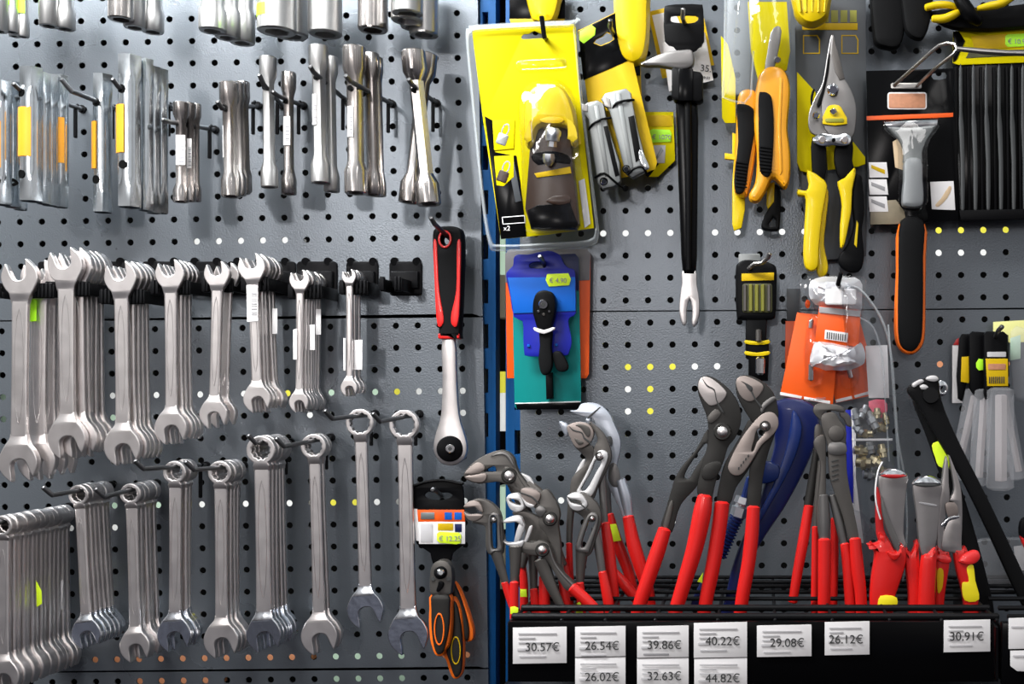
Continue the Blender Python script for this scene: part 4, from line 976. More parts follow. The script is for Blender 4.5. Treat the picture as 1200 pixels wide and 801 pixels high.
t.plate('back_wedge', [(934, 84), (956, 108), (957, 190), (952, 203), (938, 200), (934, 190)], 36, 3, 'yellow_card', .5)
t.plate('back_wedge', [(968, 172), (1000, 166), (1014, 184), (1014, 192), (1006, 195), (970, 199)], 36, 3, 'yellow_card', .5)
t.plate('left_blade', cr([(974.5, 40), (978, 60), (979, 80), (981, 95), (981, 130), (972, 158), (955, 158), (948, 150), (948, 132), (955, 114), (964, 96), (969, 66)], 3), 52, 5, 'tool_silver', 1, ang=22)
t.plate('right_blade', cr([(976, 40), (982, 62), (987, 86), (997, 104), (1003, 122), (1003, 142), (999, 160), (985, 164), (966, 150), (963, 110), (970, 88), (973, 62)], 3), 56, 5, 'tool_silver', 1)
t.plate('blade_gap', cr([(957, 122), (963, 106), (968, 84), (971, 64), (972.5, 64), (970.5, 86), (966, 108), (961, 124)], 2), 57, 3, 'black_plastic', .4)
t.plate('blade_edge', [(976, 42), (983, 64), (990, 92), (984, 94), (979, 84), (975, 66)], 57, 2, 'tool_grey', .4)
t.plate('yellow_pivot_plate', cr([(968, 128), (973, 123), (983, 123), (988, 130), (993, 145), (964, 145)], 2), 60, 3, 'yellow_plastic', .6)
t.plate('plate_slot', rrect(967, 138.5, 989, 143, 2), 60.8, 1, 'dark_yellow' if 'dark_yellow' in MATS else 'black_plastic', .2)
for x, y, r in ((976, 105, 6.5), (976.5, 131, 4), (956.5, 135, 4)): disc(t, 'pivot_bolt', x, y, 63, 57, r * .7, r, 'chrome' if r > 3.9 else 'tool_grey')
t.plate('spring_arc', cr([(955, 105), (953, 112), (952, 122), (950, 121), (950, 112), (953, 104)], 2), 59, 3, 'black_plastic', .6)
t.plate('left_neck', cr([(952, 160), (966, 166), (969, 185), (966, 212), (954, 208), (951, 185)], 2), 54, 9, 'black_plastic', 2)
t.plate('right_neck', cr([(980, 168), (999, 162), (999, 188), (1002, 206), (986, 212), (978, 190)], 2), 54, 9, 'black_plastic', 2)
t.plate('link_plate', cr([(953, 162), (962, 156), (976, 158), (990, 156), (997, 160), (996, 168), (988, 171), (976, 170), (964, 171), (954, 167)], 3), 62, 3, 'chrome', .8)
for x in (963.5, 990): disc(t, 'link_bolt', x, 163.5, 65.5, 62, 3.2, 4.2, 'satin_steel')
disc(t, 'link_bolt', 977, 164, 65, 62, 1.6, 2.2, 'black_plastic')
t.plate('left_handle', cr([(946, 198), (967, 211), (969, 224), (964, 250), (960, 290), (959, 311), (952, 317), (944, 313), (941.5, 296), (943, 262), (944.5, 233), (940, 229), (935, 228), (935, 221), (945, 223), (948, 214)], 2), 58, 14, 'yellow_plastic', 3)
t.plate('left_handle_back', cr([(961, 216), (971, 224), (968, 260), (966, 286), (971, 312), (967, 323), (959, 323), (956, 306), (957, 260)], 3), 50, 12, 'yellow_plastic', 3)
t.plate('right_handle', cr([(982, 212), (990, 208), (1001, 196), (1003, 203), (999, 222), (998, 246), (995, 262), (990, 286), (985, 289), (985, 262), (987, 240), (984, 222)], 2), 58, 12, 'yellow_plastic', 2.4)
t.plate('handle_grip_dark', cr([(1000, 206), (1009, 205), (1012, 216), (1014, 245), (1010, 268), (1013, 296), (1010, 314), (1002, 319), (990, 316), (983, 308), (984, 298), (993, 286), (1001, 262), (998, 240)], 2), 50, 12, 'black_plastic', 3)
t.plate('yellow_edge', [(1004, 258), (1006, 262), (1004, 290), (1001, 286)], 51.5, 2, 'yellow_plastic', .3)
t = T('yellow_knob_tool', 'round yellow plastic knob cut off by the top edge above the metal snips', 'hand tool', 951, 0, 46)
t.plate('knob', cr([(929, -25), (973, -25), (973, 8), (968, 20), (955, 27), (944, 26), (934, 18), (930, 6)], 3), 66, 30, 'yellow_plastic', 12)
for i in range(5): t.tube('knob_rib', [(936 + i * 8, -10, 66.5, 1.2), (938 + i * 7, 14, 65.5, 1.2)], 'yellow_plastic', 8)

# scraper on black card
t = T('scraper_pack', 'black card pack with silver paint scraper, orange stripe and long black handle below', 'packaged tool', 1067, 180, 36)
cd = t.plate('card', [(1015, 83), (1117, 80), (1123, 258), (1020, 264)], 36, 1.4, 'black_gloss', .2, holes=[cr([(1093, 86), (1108, 85), (1108, 92), (1094, 93)], 2)])
t.plate('orange_stripe', [(1015.5, 136), (1117, 132), (1117, 137), (1015.5, 141)], 36.6, .5, 'orange_card', .05, parent=cd)
t.plate('title_box', rrect(1040, 108, 1086, 128, 3), 36.6, .4, 'white_paper', .05, parent=cd); t.plate('title_print', rrect(1041.5, 109.5, 1084.5, 126.5, 2), 37, .4, 'copper_text', .05, parent=cd)
t.plate('tan_print', [(1020, 236), (1050, 234), (1060, 248), (1062, 262), (1020, 263)], 36.6, .3, 'tan_print' if 'tan_print' in MATS else 'wood_tone', .05, parent=cd)
for y in (190, 210, 230):
    pp = t.plate('picture', [(1018, y), (1039, y), (1041, y + 18), (1019, y + 18)], 36.9, .3, 'white_paper', .05, parent=cd)
    t.plate('chisel_drawing', [(1021, y + 3), (1037, y + 9), (1037, y + 14), (1021, y + 7)], 37.2, .2, 'gold_card' if y == 190 else 'grey_ink', .03, parent=cd)
t.plate('picture', [(1090, 213), (1117.5, 212), (1119.5, 246), (1092, 245)], 36.9, .3, 'white_paper', .05, parent=cd)
t.plate('brush_drawing', cr([(1096, 240), (1103, 232), (1112, 218), (1115, 221), (1110, 232), (1100, 242)], 2), 37.2, .2, 'wood_tone', .03, parent=cd)
t.plate('tan_wedge', [(1046, 166), (1056, 160), (1060, 200), (1049, 196)], 37, .3, 'wood_tone', .05, parent=cd)
sc = t.plate('scraper_head', cr([(1042, 148), (1068, 149), (1096, 146), (1094, 152), (1086, 164), (1081, 178), (1080, 192), (1060, 192), (1059, 178), (1054, 164), (1044, 153)], 3), 48, 9, 'silver_paint', 2.5)
t.plate('blade', [(1036, 143), (1099, 140), (1098, 147), (1040, 149)], 44, 1.2, 'chrome', .2, parent=sc)
t.plate('neck', cr([(1061, 186), (1080, 186), (1082, 210), (1083, 234), (1078, 242), (1062, 242), (1057, 236), (1059, 210)], 3), 51, 12, 'dull_silver', 4, parent=sc)
t.plate('blister_mouth', cr([(1060, 240), (1070, 236), (1082, 240), (1088, 258), (1066, 262), (1062, 258)], 2), 38, 2, 'black_gloss', .5)
hn = t.plate('handle_edge', cr([(1054, 262), (1085, 262), (1086, 300), (1085.5, 340), (1085, 388), (1081, 406), (1070, 415), (1058, 412), (1050, 398), (1049, 370), (1051, 320)], 3), 44, 16, 'orange_plastic', 5)
t.plate('handle_grip', cr([(1056, 258), (1083, 258), (1083, 300), (1083, 340), (1082, 388), (1078, 404), (1069, 412), (1058, 408), (1053, 396), (1052, 370), (1053, 320)], 3), 47, 12, 'black_rubber', 5, parent=hn)
bubble(t, 'clear_blister', cr([(1034, 142), (1100, 138), (1096, 156), (1088, 172), (1088, 236), (1078, 248), (1060, 248), (1052, 236), (1052, 172), (1042, 156)], 2), 37, 18, 'clear_plastic', shrink=.93)
t = T('display_hook', 'double wire display hook with brass plate above the scraper pack', 'hook', 1063, 100, 30)
t.plate('brass_plate', rrect(1044, 97, 1080, 104, 2), 38, 2, 'hook_zinc', .4)
t.tube('wire', [(1048, 99.5, 2, 2), (1048, 99.5, 40, 2), (1070, 80, 66, 2), (1092, 60, 92, 2), (1101, 53, 100, 2), (1110, 50.5, 106, 2), (1119, 52, 110, 2.2), (1122, 58, 112, 2.2), (1117, 64, 110, 2), (1096, 80, 84, 2), (1075, 100, 44, 2), (1074, 101, 2, 2)], 'hook_zinc', 10)
t.tube('label_bar', [(1121, 57, 112, 2.6), (1150, 60, 114, 3.2), (1180, 62, 114, 3.2), (1230, 63, 114, 3.2)], 'hook_zinc', 10)
# needle files
t = T('file_set', 'set of needle files in a black ribbed pouch under a yellow header', 'file set', 1160, 150, 30)
t.plate('header', [(1117, 37), (1122, 36), (1230, 31), (1230, 72), (1124, 76), (1117, 74)], 32, 2, 'yellow_card', .3)
t.plate('header_print', [(1138, 42), (1230, 37), (1230, 54), (1142, 58)], 32.5, .4, 'gold_card', .05); t.plate('header_print', [(1136, 60), (1230, 57), (1230, 63), (1132, 68)], 32.5, .4, 'olive_print', .05)
t.plate('dark_corner', [(1117, 37), (1124, 37), (1131, 48), (1121, 70), (1117, 73)], 32.6, .4, 'black_gloss', .05)
ps = t.plate('price_sticker', [(1178, 42), (1181, 40), (1205, 39), (1205, 54), (1181, 55), (1178, 52)], 33, .4, 'green_sticker', .05); t.text('price_text', '€ 10.90', 1181, 51, 33.4, 7.5, 'grey_ink', ps)
t.plate('pouch', [(1117, 76), (1230, 73), (1230, 255), (1124, 257), (1120, 180)], 30, 3, 'black_gloss', .8)
for x in (1118.5, 1133, 1148, 1163.5, 1178.5, 1193): t.plate('rib', [(x, 78), (x + 3.2, 78), (x + 5.2, 250), (x + 2, 250)], 34, 5, 'black_plastic', 1)
for x in (1126, 1141, 1156, 1171, 1186, 1199): t.plate('needle_file', cr([(x - 2, 80), (x + 2, 80), (x + 2.2, 130), (x + 3.8, 146), (x + 5, 190), (x + 4.6, 244), (x + .2, 244), (x - .4, 190), (x - 2.4, 146), (x - 2, 130)], 2), 35.5, 4, 'file_steel', 1.4)
t.plate('bottom_bar', [(1124, 246), (1230, 244), (1230, 256), (1126, 258)], 37, 6, 'black_plastic', 1)
t.tube('clear_edge', [(1123, 180, 34, 1), (1126, 256, 34, 1)], 'clear_plastic', 8)
# top right black items
t = T('black_tool_pouch', 'black rubber item hanging left of the wire hook at the top edge', 'hand tool', 1042, 15, 30)
t.plate('body', cr([(1023, -25), (1060, -25), (1061, 20), (1058, 46), (1050, 55), (1038, 54), (1028, 50), (1024, 36)], 3), 44, 20, 'black_rubber', 5)
t = T('black_tool_pouch', 'second black rubber item overlapping behind the yellow handles at the top edge', 'hand tool', 1074, 10, 36)
t.plate('body', cr([(1058, -25), (1093, -25), (1092, 15), (1086, 38), (1078, 45), (1064, 38), (1059, 20)], 3), 50, 16, 'black_rubber', 5)
t = T('yellow_handled_pliers', 'pliers with yellow and black curved handles, cut off by the top right edge', 'pliers', 1130, 10, 50)
t.plate('black_body', cr([(1090, 12), (1130, 8), (1180, 6), (1230, 2), (1230, 26), (1175, 33), (1150, 34), (1118, 32), (1100, 24)], 2), 44, 14, 'black_rubber', 4)
t.tube('yellow_handle', [(1085, 9, 56, 4), (1098, 6, 57, 4.4), (1112, 6, 57, 4), (1122, 9, 54, 3)], 'yellow_plastic', 12, smooth=3)
t.tube('yellow_handle', [(1093, 22, 58, 4), (1106, 22, 59, 5), (1118, 17, 59, 4.6), (1126, 13, 56, 3)], 'yellow_plastic', 12, smooth=3)
t.tube('yellow_handle', [(1146, 10, 58, 3), (1160, 7, 59, 4.6), (1174, 4, 59, 4.6), (1190, -6, 56, 4)], 'yellow_plastic', 12, smooth=3)
t.tube('black_handle', [(1120, -14, 56, 7), (1128, 4, 60, 8), (1138, 18, 60, 8), (1148, 26, 56, 5)], 'black_plastic', 14, smooth=3)

# blue and teal card packs
t = T('orange_back_card', 'orange and grey card pack half hidden behind the blue and teal packs', 'packaged tool', 641, 365, 16)
t.plate('card', [(592, 297), (597, 292), (688, 292), (692, 298), (690, 438), (687, 443), (594, 443)], 16, 1.2, 'orange_card', .2)
t.plate('grey_top', [(592, 297), (597, 292), (688, 292), (692, 298), (691, 328), (592, 331)], 16.6, .5, 'grey_tan', .1)
t = T('teal_card_pack', 'teal card pack with black bottom edge hanging behind the blue one', 'packaged tool', 641, 425, 26)
t.plate('card', [(601, 372), (604, 300), (674, 297), (678, 302), (681, 470), (678, 479), (606, 480), (603, 476)], 26, 2, 'teal_card', .3)
t.plate('navy_top', [(604.5, 300), (674, 297), (678, 302), (678.5, 340), (604, 345)], 26.6, .4, 'navy_paint', .05)
t.plate('black_bottom', [(604, 473), (680.5, 471), (678, 479), (606, 480)], 26.8, .4, 'black_gloss', .05)
t.plate('pale_line', [(603.5, 471.8), (680.5, 469.8), (680.5, 471), (603.5, 473)], 26.9, .3, 'white_paper', .03)
t.plate('black_lever', [(639, 436), (647, 436), (648, 466), (640, 468)], 34, 7, 'black_plastic', 1.4)
t = T('mini_ratchet_pack', 'blue moulded hanger with black mini ratchet and lime price sticker', 'packaged tool', 636, 355, 40)
t.plate('hanger', cr([(593, 324), (595, 317), (601, 311), (602, 302), (606, 298), (618, 298), (628, 296), (642, 293.5), (652, 296), (657, 300), (661, 309), (667, 314), (673, 316), (674.5, 330), (675, 366), (669, 371), (666, 376), (668, 388), (670, 400), (667, 412), (660, 417), (620, 417.5), (614, 412), (613, 390), (612, 376), (602, 371), (598, 348)], 2), 40, 2.4, 'royal_blue', .8, holes=[cr([(620, 310), (626, 307), (634, 307), (640, 311), (636, 314), (622, 314)], 2)])
t.plate('blue_panel', [(595, 325), (674, 324.5), (674.5, 364), (602, 367)], 41, 1, 'sky_card', .2)
ps = t.plate('price_sticker', [(641, 321), (666, 320), (669, 327), (667, 334), (643, 335.5), (639.5, 328)], 42, .5, 'lime_sticker', .05); t.text('price_text', '€ 4.90', 643.5, 331, 42.4, 7.5, 'grey_ink', ps)
rh = t.plate('ratchet_head', cr([(624, 354), (628, 343), (637, 339.5), (647, 343), (651, 354), (650, 366), (647, 378), (643, 388), (631, 388), (627, 378), (624, 366)], 3), 56, 14, 'black_plastic', 3)
b = bmesh.new(); lathe_bm(b, t.P(636.5, 356.5, 60), t.P(636.5, 356.5, 54), [(0, 2.2 * S), (0, 4.6 * S), (.3, 5.6 * S), (1, 5.8 * S)], 24); t.add('drive_bolt', b, 'chrome', rh)
disc(t, 'drive_socket', 636.5, 356.5, 60.8, 59, 2.2, 2.4, 'black_ink', parent=rh)
for x, y in ((631, 364.5), (643.5, 364.5), (637, 368)): disc(t, 'rivet', x, y, 57.6, 55, 1.2, 1.6, 'chrome' if x != 637 else 'tool_grey', parent=rh)
t.plate('ratchet_grip', cr([(632, 386), (646, 386), (645.5, 405), (647, 425), (644, 436), (637, 439.5), (632.5, 434), (630.5, 420), (632, 404)], 3), 54, 11, 'black_rubber', 3, parent=rh)
t.plate('white_band', cr([(626, 383), (637, 386.5), (648, 383), (649.5, 386), (637, 391), (626, 387)], 2), 57.5, 4, 'white_paper', .8, parent=rh)
t.plate('second_lever', cr([(647, 414), (655, 411), (661, 418), (665.5, 428), (663, 434.5), (655, 435), (650, 429)], 3), 50, 8, 'black_rubber', 2.4)
for x, y in ((619.5, 405), (652, 404)): disc(t, 'clip_pin', x, y, 41.6, 39, 1.4, 1.8, 'sky_card')
thook('dark peg hook through the blue moulded hanger', 641, 318, 62, 635, 303, bend=2, bendx=-1, tail=0)

# bit-holder pack
t = T('bit_holder_pack', 'black screwdriver bit holder pack with yellow bands hanging on a steel hook', 'packaged tool', 887, 365, 30)
t.plate('hang_plate', rrect(865.5, 297, 891, 318, 2), 26, 1.4, 'silver_paint', .3)
t.plate('body', cr([(862, 318), (865, 308), (873, 304), (890, 305), (904, 308), (910, 316), (910, 345), (909, 366), (904, 374), (869, 374.5), (863, 368)], 3), 42, 16, 'black_plastic', 4)
t.plate('yellow_band', [(869, 320.5), (907, 319), (907, 328), (869, 329)], 43, 1, 'gold_card', .2)
t.plate('window', rrect(870, 332, 905, 366, 3), 42.8, 1, 'olive_print', .3)
for i, x in enumerate((872, 879, 886, 893, 900)): t.tube('bit', [(x + 1, 334, 43, 2.2), (x + 1, 364, 43, 2.2)], 'olive_bit' if i in (1, 2, 3) else 'tool_grey', 6)
t.plate('neck', [(874, 372), (899, 372), (898, 396), (901, 398), (901, 421), (900, 446), (877, 446), (877, 421), (873.5, 419), (873.5, 398)], 40, 16, 'black_plastic', 3)
for y in (398, 411): t.plate('yellow_ring', cr([(873.5, y), (887, y + 2), (901, y), (901, y + 4.5), (887, y + 6), (873.5, y + 4.5)], 2), 41.5, 8, 'yellow_plastic', .6)
t.tube('bit_tip', [(889, 387, 42, 3.4), (889, 399, 42, 3.4)], 'tool_grey', 8)
t.tube('steel_shank', [(891, 420, 42, 6), (891, 437, 42, 6)], 'chrome', 16)
t = T('display_hook', 'bent steel wire hook holding the black bit holder pack', 'hook', 889, 306, 20)
t.tube('wire', [(880, 312, 2, 2.4), (878, 314, 48, 2.4), (884, 309, 52, 2.4), (893, 308, 56, 2.4), (900, 302, 62, 2.4), (902, 297, 64, 2.6)], 'hook_zinc', 10)

# orange card bit packs with foil bubbles
t = T('dark_back_pack', 'dark grey and orange card half hidden behind the orange hanging packs', 'packaged tool', 930, 400, 12)
t.plate('card', [(922, 338), (938, 338), (938, 376), (922, 376)], 12, 1, 'grey_card', .2); t.plate('orange_part', [(920.5, 376), (945, 376), (945, 430), (920, 430)], 12, 1, 'orange_card', .2)
OG = 'orange card packs'
def orange_pack(label, pts, d, txt, bands):
    t = T('orange_card_pack', label, 'packaged bits', sum(p[0] for p in pts) / len(pts), sum(p[1] for p in pts) / len(pts), d)
    c = t.plate('card', pts, d, 1.2, 'orange_card', .2)
    for q in bands: t.plate('white_band', q, d + .5, .4, 'white_paper', .05, parent=c)
    return t
t = orange_pack('right hand orange card pack fanned out below the foil one', [(975, 345), (1000, 350), (1009, 380), (1031, 461), (979, 472), (970, 420)], 34, '', [[(979, 468), (998, 463.5), (999, 467), (980, 471.5)], [(1001, 463), (1029, 455), (1030, 458.5), (1002, 466)]])
bubble(t, 'clear_blister', cr([(984, 420), (1002, 418), (1008, 440), (1000, 455), (985, 452)], 2), 35, 10, 'clear_plastic')
t.tube('bit_shank', [(994, 430, 40, 3), (997, 442, 40, 3)], 'chrome', 10)
t = orange_pack('left hand large orange card pack fanned out below the foil one', [(934, 366), (957, 368), (985, 372), (976, 474), (914, 463)], 44, '', [[(914.5, 459), (940, 464), (939, 467), (914, 462.5)], [(942.5, 464.5), (973, 469.5), (972.5, 473), (942, 467.5)]])
t.text('size_text', '1/4" x 50mm', 944, 470.5, 45.2, 4.4, 'grey_ink', rot=.14)
bubble(t, 'clear_blister', cr([(946, 372), (966, 374), (966, 440), (958, 452), (942, 446)], 2), 45, 12, 'clear_plastic')
t.tube('bit_shank', [(951, 375, 50, 3), (950, 384, 50, 3)], 'chrome', 10); t.tube('bit_shank', [(950.5, 427, 50, 3.4), (950, 445, 50, 3.4)], 'chrome', 10)
t.plate('clear_header', [(938, 330), (944, 322), (1012, 323), (1016, 330), (1010, 378), (986, 372), (936, 366)], 46, .8, 'clear_plastic', .2); t.plate('orange_dot', ell(946.5, 356, 3, 5), 46, .5, 'orange_card', .1)
t = T('foil_pack', 'small orange pack with barcode and crinkled silver foil bubbles at top and bottom', 'packaged bits', 982, 380, 58)
t.plate('orange_band', [(960, 358), (1009, 364), (1006, 406), (955, 400)], 60, 2, 'orange_card', .3)
def foil(nm, pts, d, h):
    b = bmesh.new(); cx = sum(p[0] for p in pts) / len(pts); cy = sum(p[1] for p in pts) / len(pts); rows = []; rnd = random.Random(3)
    pts = cr(pts, 3)
    for i in range(7):
        u = i / 6; rows.append([b.verts.new(t.P(cx + (p[0] - cx) * (1 - u * .97) + rnd.uniform(-.4, .4), cy + (p[1] - cy) * (1 - u * .97) + rnd.uniform(-1, 1), d + h * min(1, u * 2.6) + rnd.uniform(-.9, .9))) for p in pts])
    n = len(pts)
    for i in range(6):
        for k in range(n): b.faces.new((rows[i][k], rows[i][(k + 1) % n], rows[i + 1][(k + 1) % n], rows[i + 1][k]))
    b.faces.new(rows[-1]); t.add(nm, b, 'foil', ang=25)
foil('foil_bubble', [(948, 335), (956, 325), (985, 324), (1008, 328), (1010, 345), (1008, 366), (985, 362), (960, 358), (950, 350)], 56, 9)
foil('foil_bubble', [(954, 402), (962, 398), (1000, 405), (1010, 402), (1014, 420), (1006, 430), (975, 434), (955, 430), (949, 424)], 56, 11)
t.plate('white_block', rrect(967, 338, 1004, 357, 3), 68, 4, 'white_paper', 1.5)
t.plate('grey_strip', [(960, 359), (1009, 364), (1008, 371), (960, 366)], 61, .6, 'faint_ink', .1)
pp = t.plate('barcode_label', [(967, 386), (994, 390), (993, 401), (966, 397)], 62, .4, 'white_paper', .05)
for i in range(9): t.plate('bar', [(969 + i * 2.6, 388.6 + i * .38), (970.2 + i * 2.6, 388.8 + i * .38), (969.8 + i * 2.6, 396.6 + i * .38), (968.6 + i * 2.6, 396.4 + i * .38)], 62.3, .3, 'black_ink', .02, parent=pp)
bubble(t, 'clear_header', [(942, 324), (946, 320), (1012, 324), (1015, 330), (1010, 372), (956, 362)], 61, 5, 'clear_plastic')
thook('black peg hook above the orange and foil packs', 987, 339, 84, 982, 333, bend=12, bendx=3, tail=0, m='black_steel')

# ================================================================ RIGHT, lower: wire bin, pliers
# wire bin: wires run along the shelf at one real height, front ones in front of the handles
ZR = 220.0   # board pixels below the optical axis
t = T('wire_bin', 'black wire bin with solid front panel holding the red-handled pliers', 'display bin', 880, 760, 240)
def wire_y(d): return VY + ZR * DIST / (DIST - d)
def wx(bx, d): return VX + (bx - VX) * DIST / (DIST - d)
for d in (6, 38, 64, 100, 138):
    t.tube('long_wire', [(wx(650, d), wire_y(d), d, 2.2), (wx(1120, d), wire_y(d), d, 2.2)], 'black_steel', 8)
for d, r in ((187, 3.4), (229, 3.6)):
    t.tube('front_rail', [(wx(652, d), wire_y(d), d, r), (wx(1120, d), wire_y(d), d, r)], 'black_steel', 10)
for bx in (652, 700, 742, 790, 850, 905, 960, 1015, 1065, 1118):
    b = bmesh.new(); p = [W(wx(bx, d), wire_y(d) + 3, d) - t.org for d in (2, 60, 120, 180, 236)]
    tube_bm(b, [(q, 1.8 * S) for q in p], 8); t.add('cross_wire', b, 'black_steel')
b = bmesh.new(); lo = t.P(597, 796, 236); hi = t.P(1165, 728, 244); box_bm(b, Vector((lo.x, hi.y, lo.z)), Vector((hi.x, lo.y, hi.z)), 1)
t.add('front_panel', b, 'black_gloss')
for nm, x, m in (('side_panel', 653, 'black_steel'), ('side_panel', 1118, 'black_steel')):
    b = bmesh.new(); a = W(wx(x, 236), 797, 236) - t.org; c = W(wx(x, 236), 730, 236) - t.org
    box_bm(b, Vector((a.x - .0012, a.y, a.z)), Vector((a.x + .0012, W(x, 700, 2).y - t.org.y, c.z - .004)), 0); t.add(nm, b, m)
b = bmesh.new(); a = W(wx(652, 236), 796, 236) - t.org; c = W(wx(1119, 236), 796, 236) - t.org
box_bm(b, Vector((a.x, a.y, a.z - .002)), Vector((c.x, W(x, 700, 2).y - t.org.y, a.z)), 0); t.add('bottom_panel', b, 'black_steel')
t = T('wire_bin', 'second wire bin, mostly cut off by the right edge of the picture', 'display bin', 1190, 760, 240)
for d in (6, 38, 64, 100, 138, 187, 229): t.tube('long_wire', [(wx(1130, d), wire_y(d), d, 2.4), (wx(1260, d), wire_y(d), d, 2.4)], 'black_steel', 8)
b = bmesh.new(); lo = t.P(1172, 800, 236); hi = t.P(1290, 729, 244); box_bm(b, Vector((lo.x, hi.y, lo.z)), Vector((hi.x, lo.y, hi.z)), 1); t.add('front_panel', b, 'black_gloss')
b = bmesh.new(); a = W(1174, 797, 236) - t.org; c = W(1174, 733, 236) - t.org; box_bm(b, Vector((a.x - .001, a.y, a.z)), Vector((a.x + .001, .0 - t.org.y - .002, c.z)), 0); t.add('side_panel', b, 'black_steel')
b = bmesh.new(); lo = W(500, 0, 60); box_bm(b, Vector((W(611, 0, 0).x, -.19, W(0, 800, 200).z - .035)), Vector((1.26, -.002, W(0, 800, 200).z - .031)), 0)
struct('setting_part_60', b, 'black_steel')

# price tags: (x0,y0,x1,y1,price)
TG = 'white price tags on the bin front'
TAGS = [(601, 734.5, 664, 777, '30.57€', 30, 762.5, 'first tag from the left, reading 30.57'), (674, 733.5, 733, 769, '26.54€', 0, 761, 'upper second tag, reading 26.54'), (746.5, 733, 807, 770, '39.86€', 0, 760, 'upper third tag, reading 39.86'),
        (813, 729, 875.5, 770, '40.22€', 0, 755.5, 'upper fourth tag, reading 40.22'), (887, 732, 951, 769, '29.08€', 0, 757.5, 'lone tag reading 29.08'), (966.5, 728, 1019, 767, '26.12€', 0, 753.5, 'lone tag reading 26.12'),
        (1106, 726, 1160.5, 763.5, '30.91€', 0, 750, 'lone tag near the right end reading 30.91'), (674, 770, 733, 806, '26.02€', 0, 797.5, 'lower second tag, reading 26.02'),
        (746.5, 771, 807, 806, '32.63€', 0, 796.5, 'lower third tag, reading 32.63'), (813.5, 771, 875.5, 806, '44.82€', 0, 799, 'lower fourth tag, reading 44.82')]
for x0, y0, x1, y1, pr, _, yb, lb in TAGS:
    t = T('price_tag', 'white price tag on the bin front, ' + lb, 'price tag', (x0 + x1) / 2, (y0 + y1) / 2, 246, TG)
    lo_ = 1 if y0 > 765 else 0
    pp = t.plate('paper', [(x0, y0 + .6), (x1, y0 - .6), (x1, y1 - .6), (x0, y1 + .4)], 246 - lo_ * .5, .6, 'white_paper', .05)
    w_ = x1 - x0
    t.text('price_text', pr, x1 - 7 if w_ < 60 else x1 - 8, yb, 246.8, 11.5, 'black_ink', pp, align='RIGHT')
    for i, (a, c) in enumerate(((.10, .82), (.10, .42), (.10, .75))):
        y = y0 + 6.5 + i * 5.2
        t.plate('small_print', rrect(x0 + w_ * a, y, x0 + w_ * c, y + 2.2, .9), 246.5, .2, 'faint_ink', .05, parent=pp)
    t.plate('small_print', rrect(x0 + w_ * .08, yb - 3.5, x0 + w_ * .30, yb, 1), 246.5, .2, 'faint_ink', .05, parent=pp)
    if y0 < 765: t.plate('small_print', rrect(x0 + w_ * .12, yb + 5, x0 + w_ * .62, yb + 7.5, 1), 246.5, .2, 'grey_ink' if pr[0:2] == '39' else 'faint_ink', .05, parent=pp)
t = T('price_tag', 'white price tag cut off by the right edge, on the second bin', 'price tag', 1195, 735, 246, None)
pp = t.plate('paper', [(1182, 724), (1240, 722), (1240, 759), (1182, 760)], 246, .6, 'white_paper', .05); t.plate('small_print', rrect(1185, 733, 1230, 735.5, 1), 246.5, .2, 'faint_ink', .05, parent=pp)
t = T('price_tag', 'lower white price tag cut off by the right edge', 'price tag', 1195, 775, 246, None)
pp = t.plate('paper', [(1184, 762), (1240, 761), (1240, 787), (1192, 786), (1184, 780)], 245.6, .6, 'white_paper', .05); t.plate('small_print', rrect(1187, 767, 1230, 769.5, 1), 246.2, .2, 'faint_ink', .05, parent=pp)

PG = 'pliers with red dipped handles'
def arm(t, name, pts, d, m, flat=.55, parent=None):
    return t.tube(name, [(p[0], p[1], d + (p[3] if len(p) > 3 else 0), p[2] * (DIST - d) / DIST) for p in pts], m, 16, flat=flat, smooth=4, parent=parent)
def plier(label, cx, cy, d, plates=(), pivots=(), arms=(), grips=(), cat='pliers', group=PG, name='slip_joint_pliers', stickers=(), gm='red_grip'):
    t = T(name, label, cat, cx, cy, d, group)
    for nm, pts, dd, th, m, *rest in plates:
        t.plate(nm, pts, d + dd, th, m, rest[1] if len(rest) > 1 else 1.0, holes=rest[0] if rest else (), smooth=3, ang=24)
    for x, y, r in pivots:
        disc(t, 'pivot_ring', x, y, d + 3.4, d - 3, r * 1.35, r * 1.55, 'tool_dark'); b = bmesh.new()
        lathe_bm(b, t.P(x, y, d + 6.5), t.P(x, y, d), [(0, r * .35 * S), (.12, r * .7 * S), (.3, r * .9 * S), (1, r * .92 * S)], 20); t.add('pivot_bolt', b, 'satin_steel')
    for pts, m, dd in arms: arm(t, 'handle_arm', pts, d + dd, m)
    for pts, dd in grips: arm(t, 'handle_grip', pts, d + dd, gm, .7)
    for pts, m, dd in stickers: t.plate('price_sticker', pts, d + dd, .5, m, .1)
    return t
G, K = 'tool_grey', 'tool_dark'
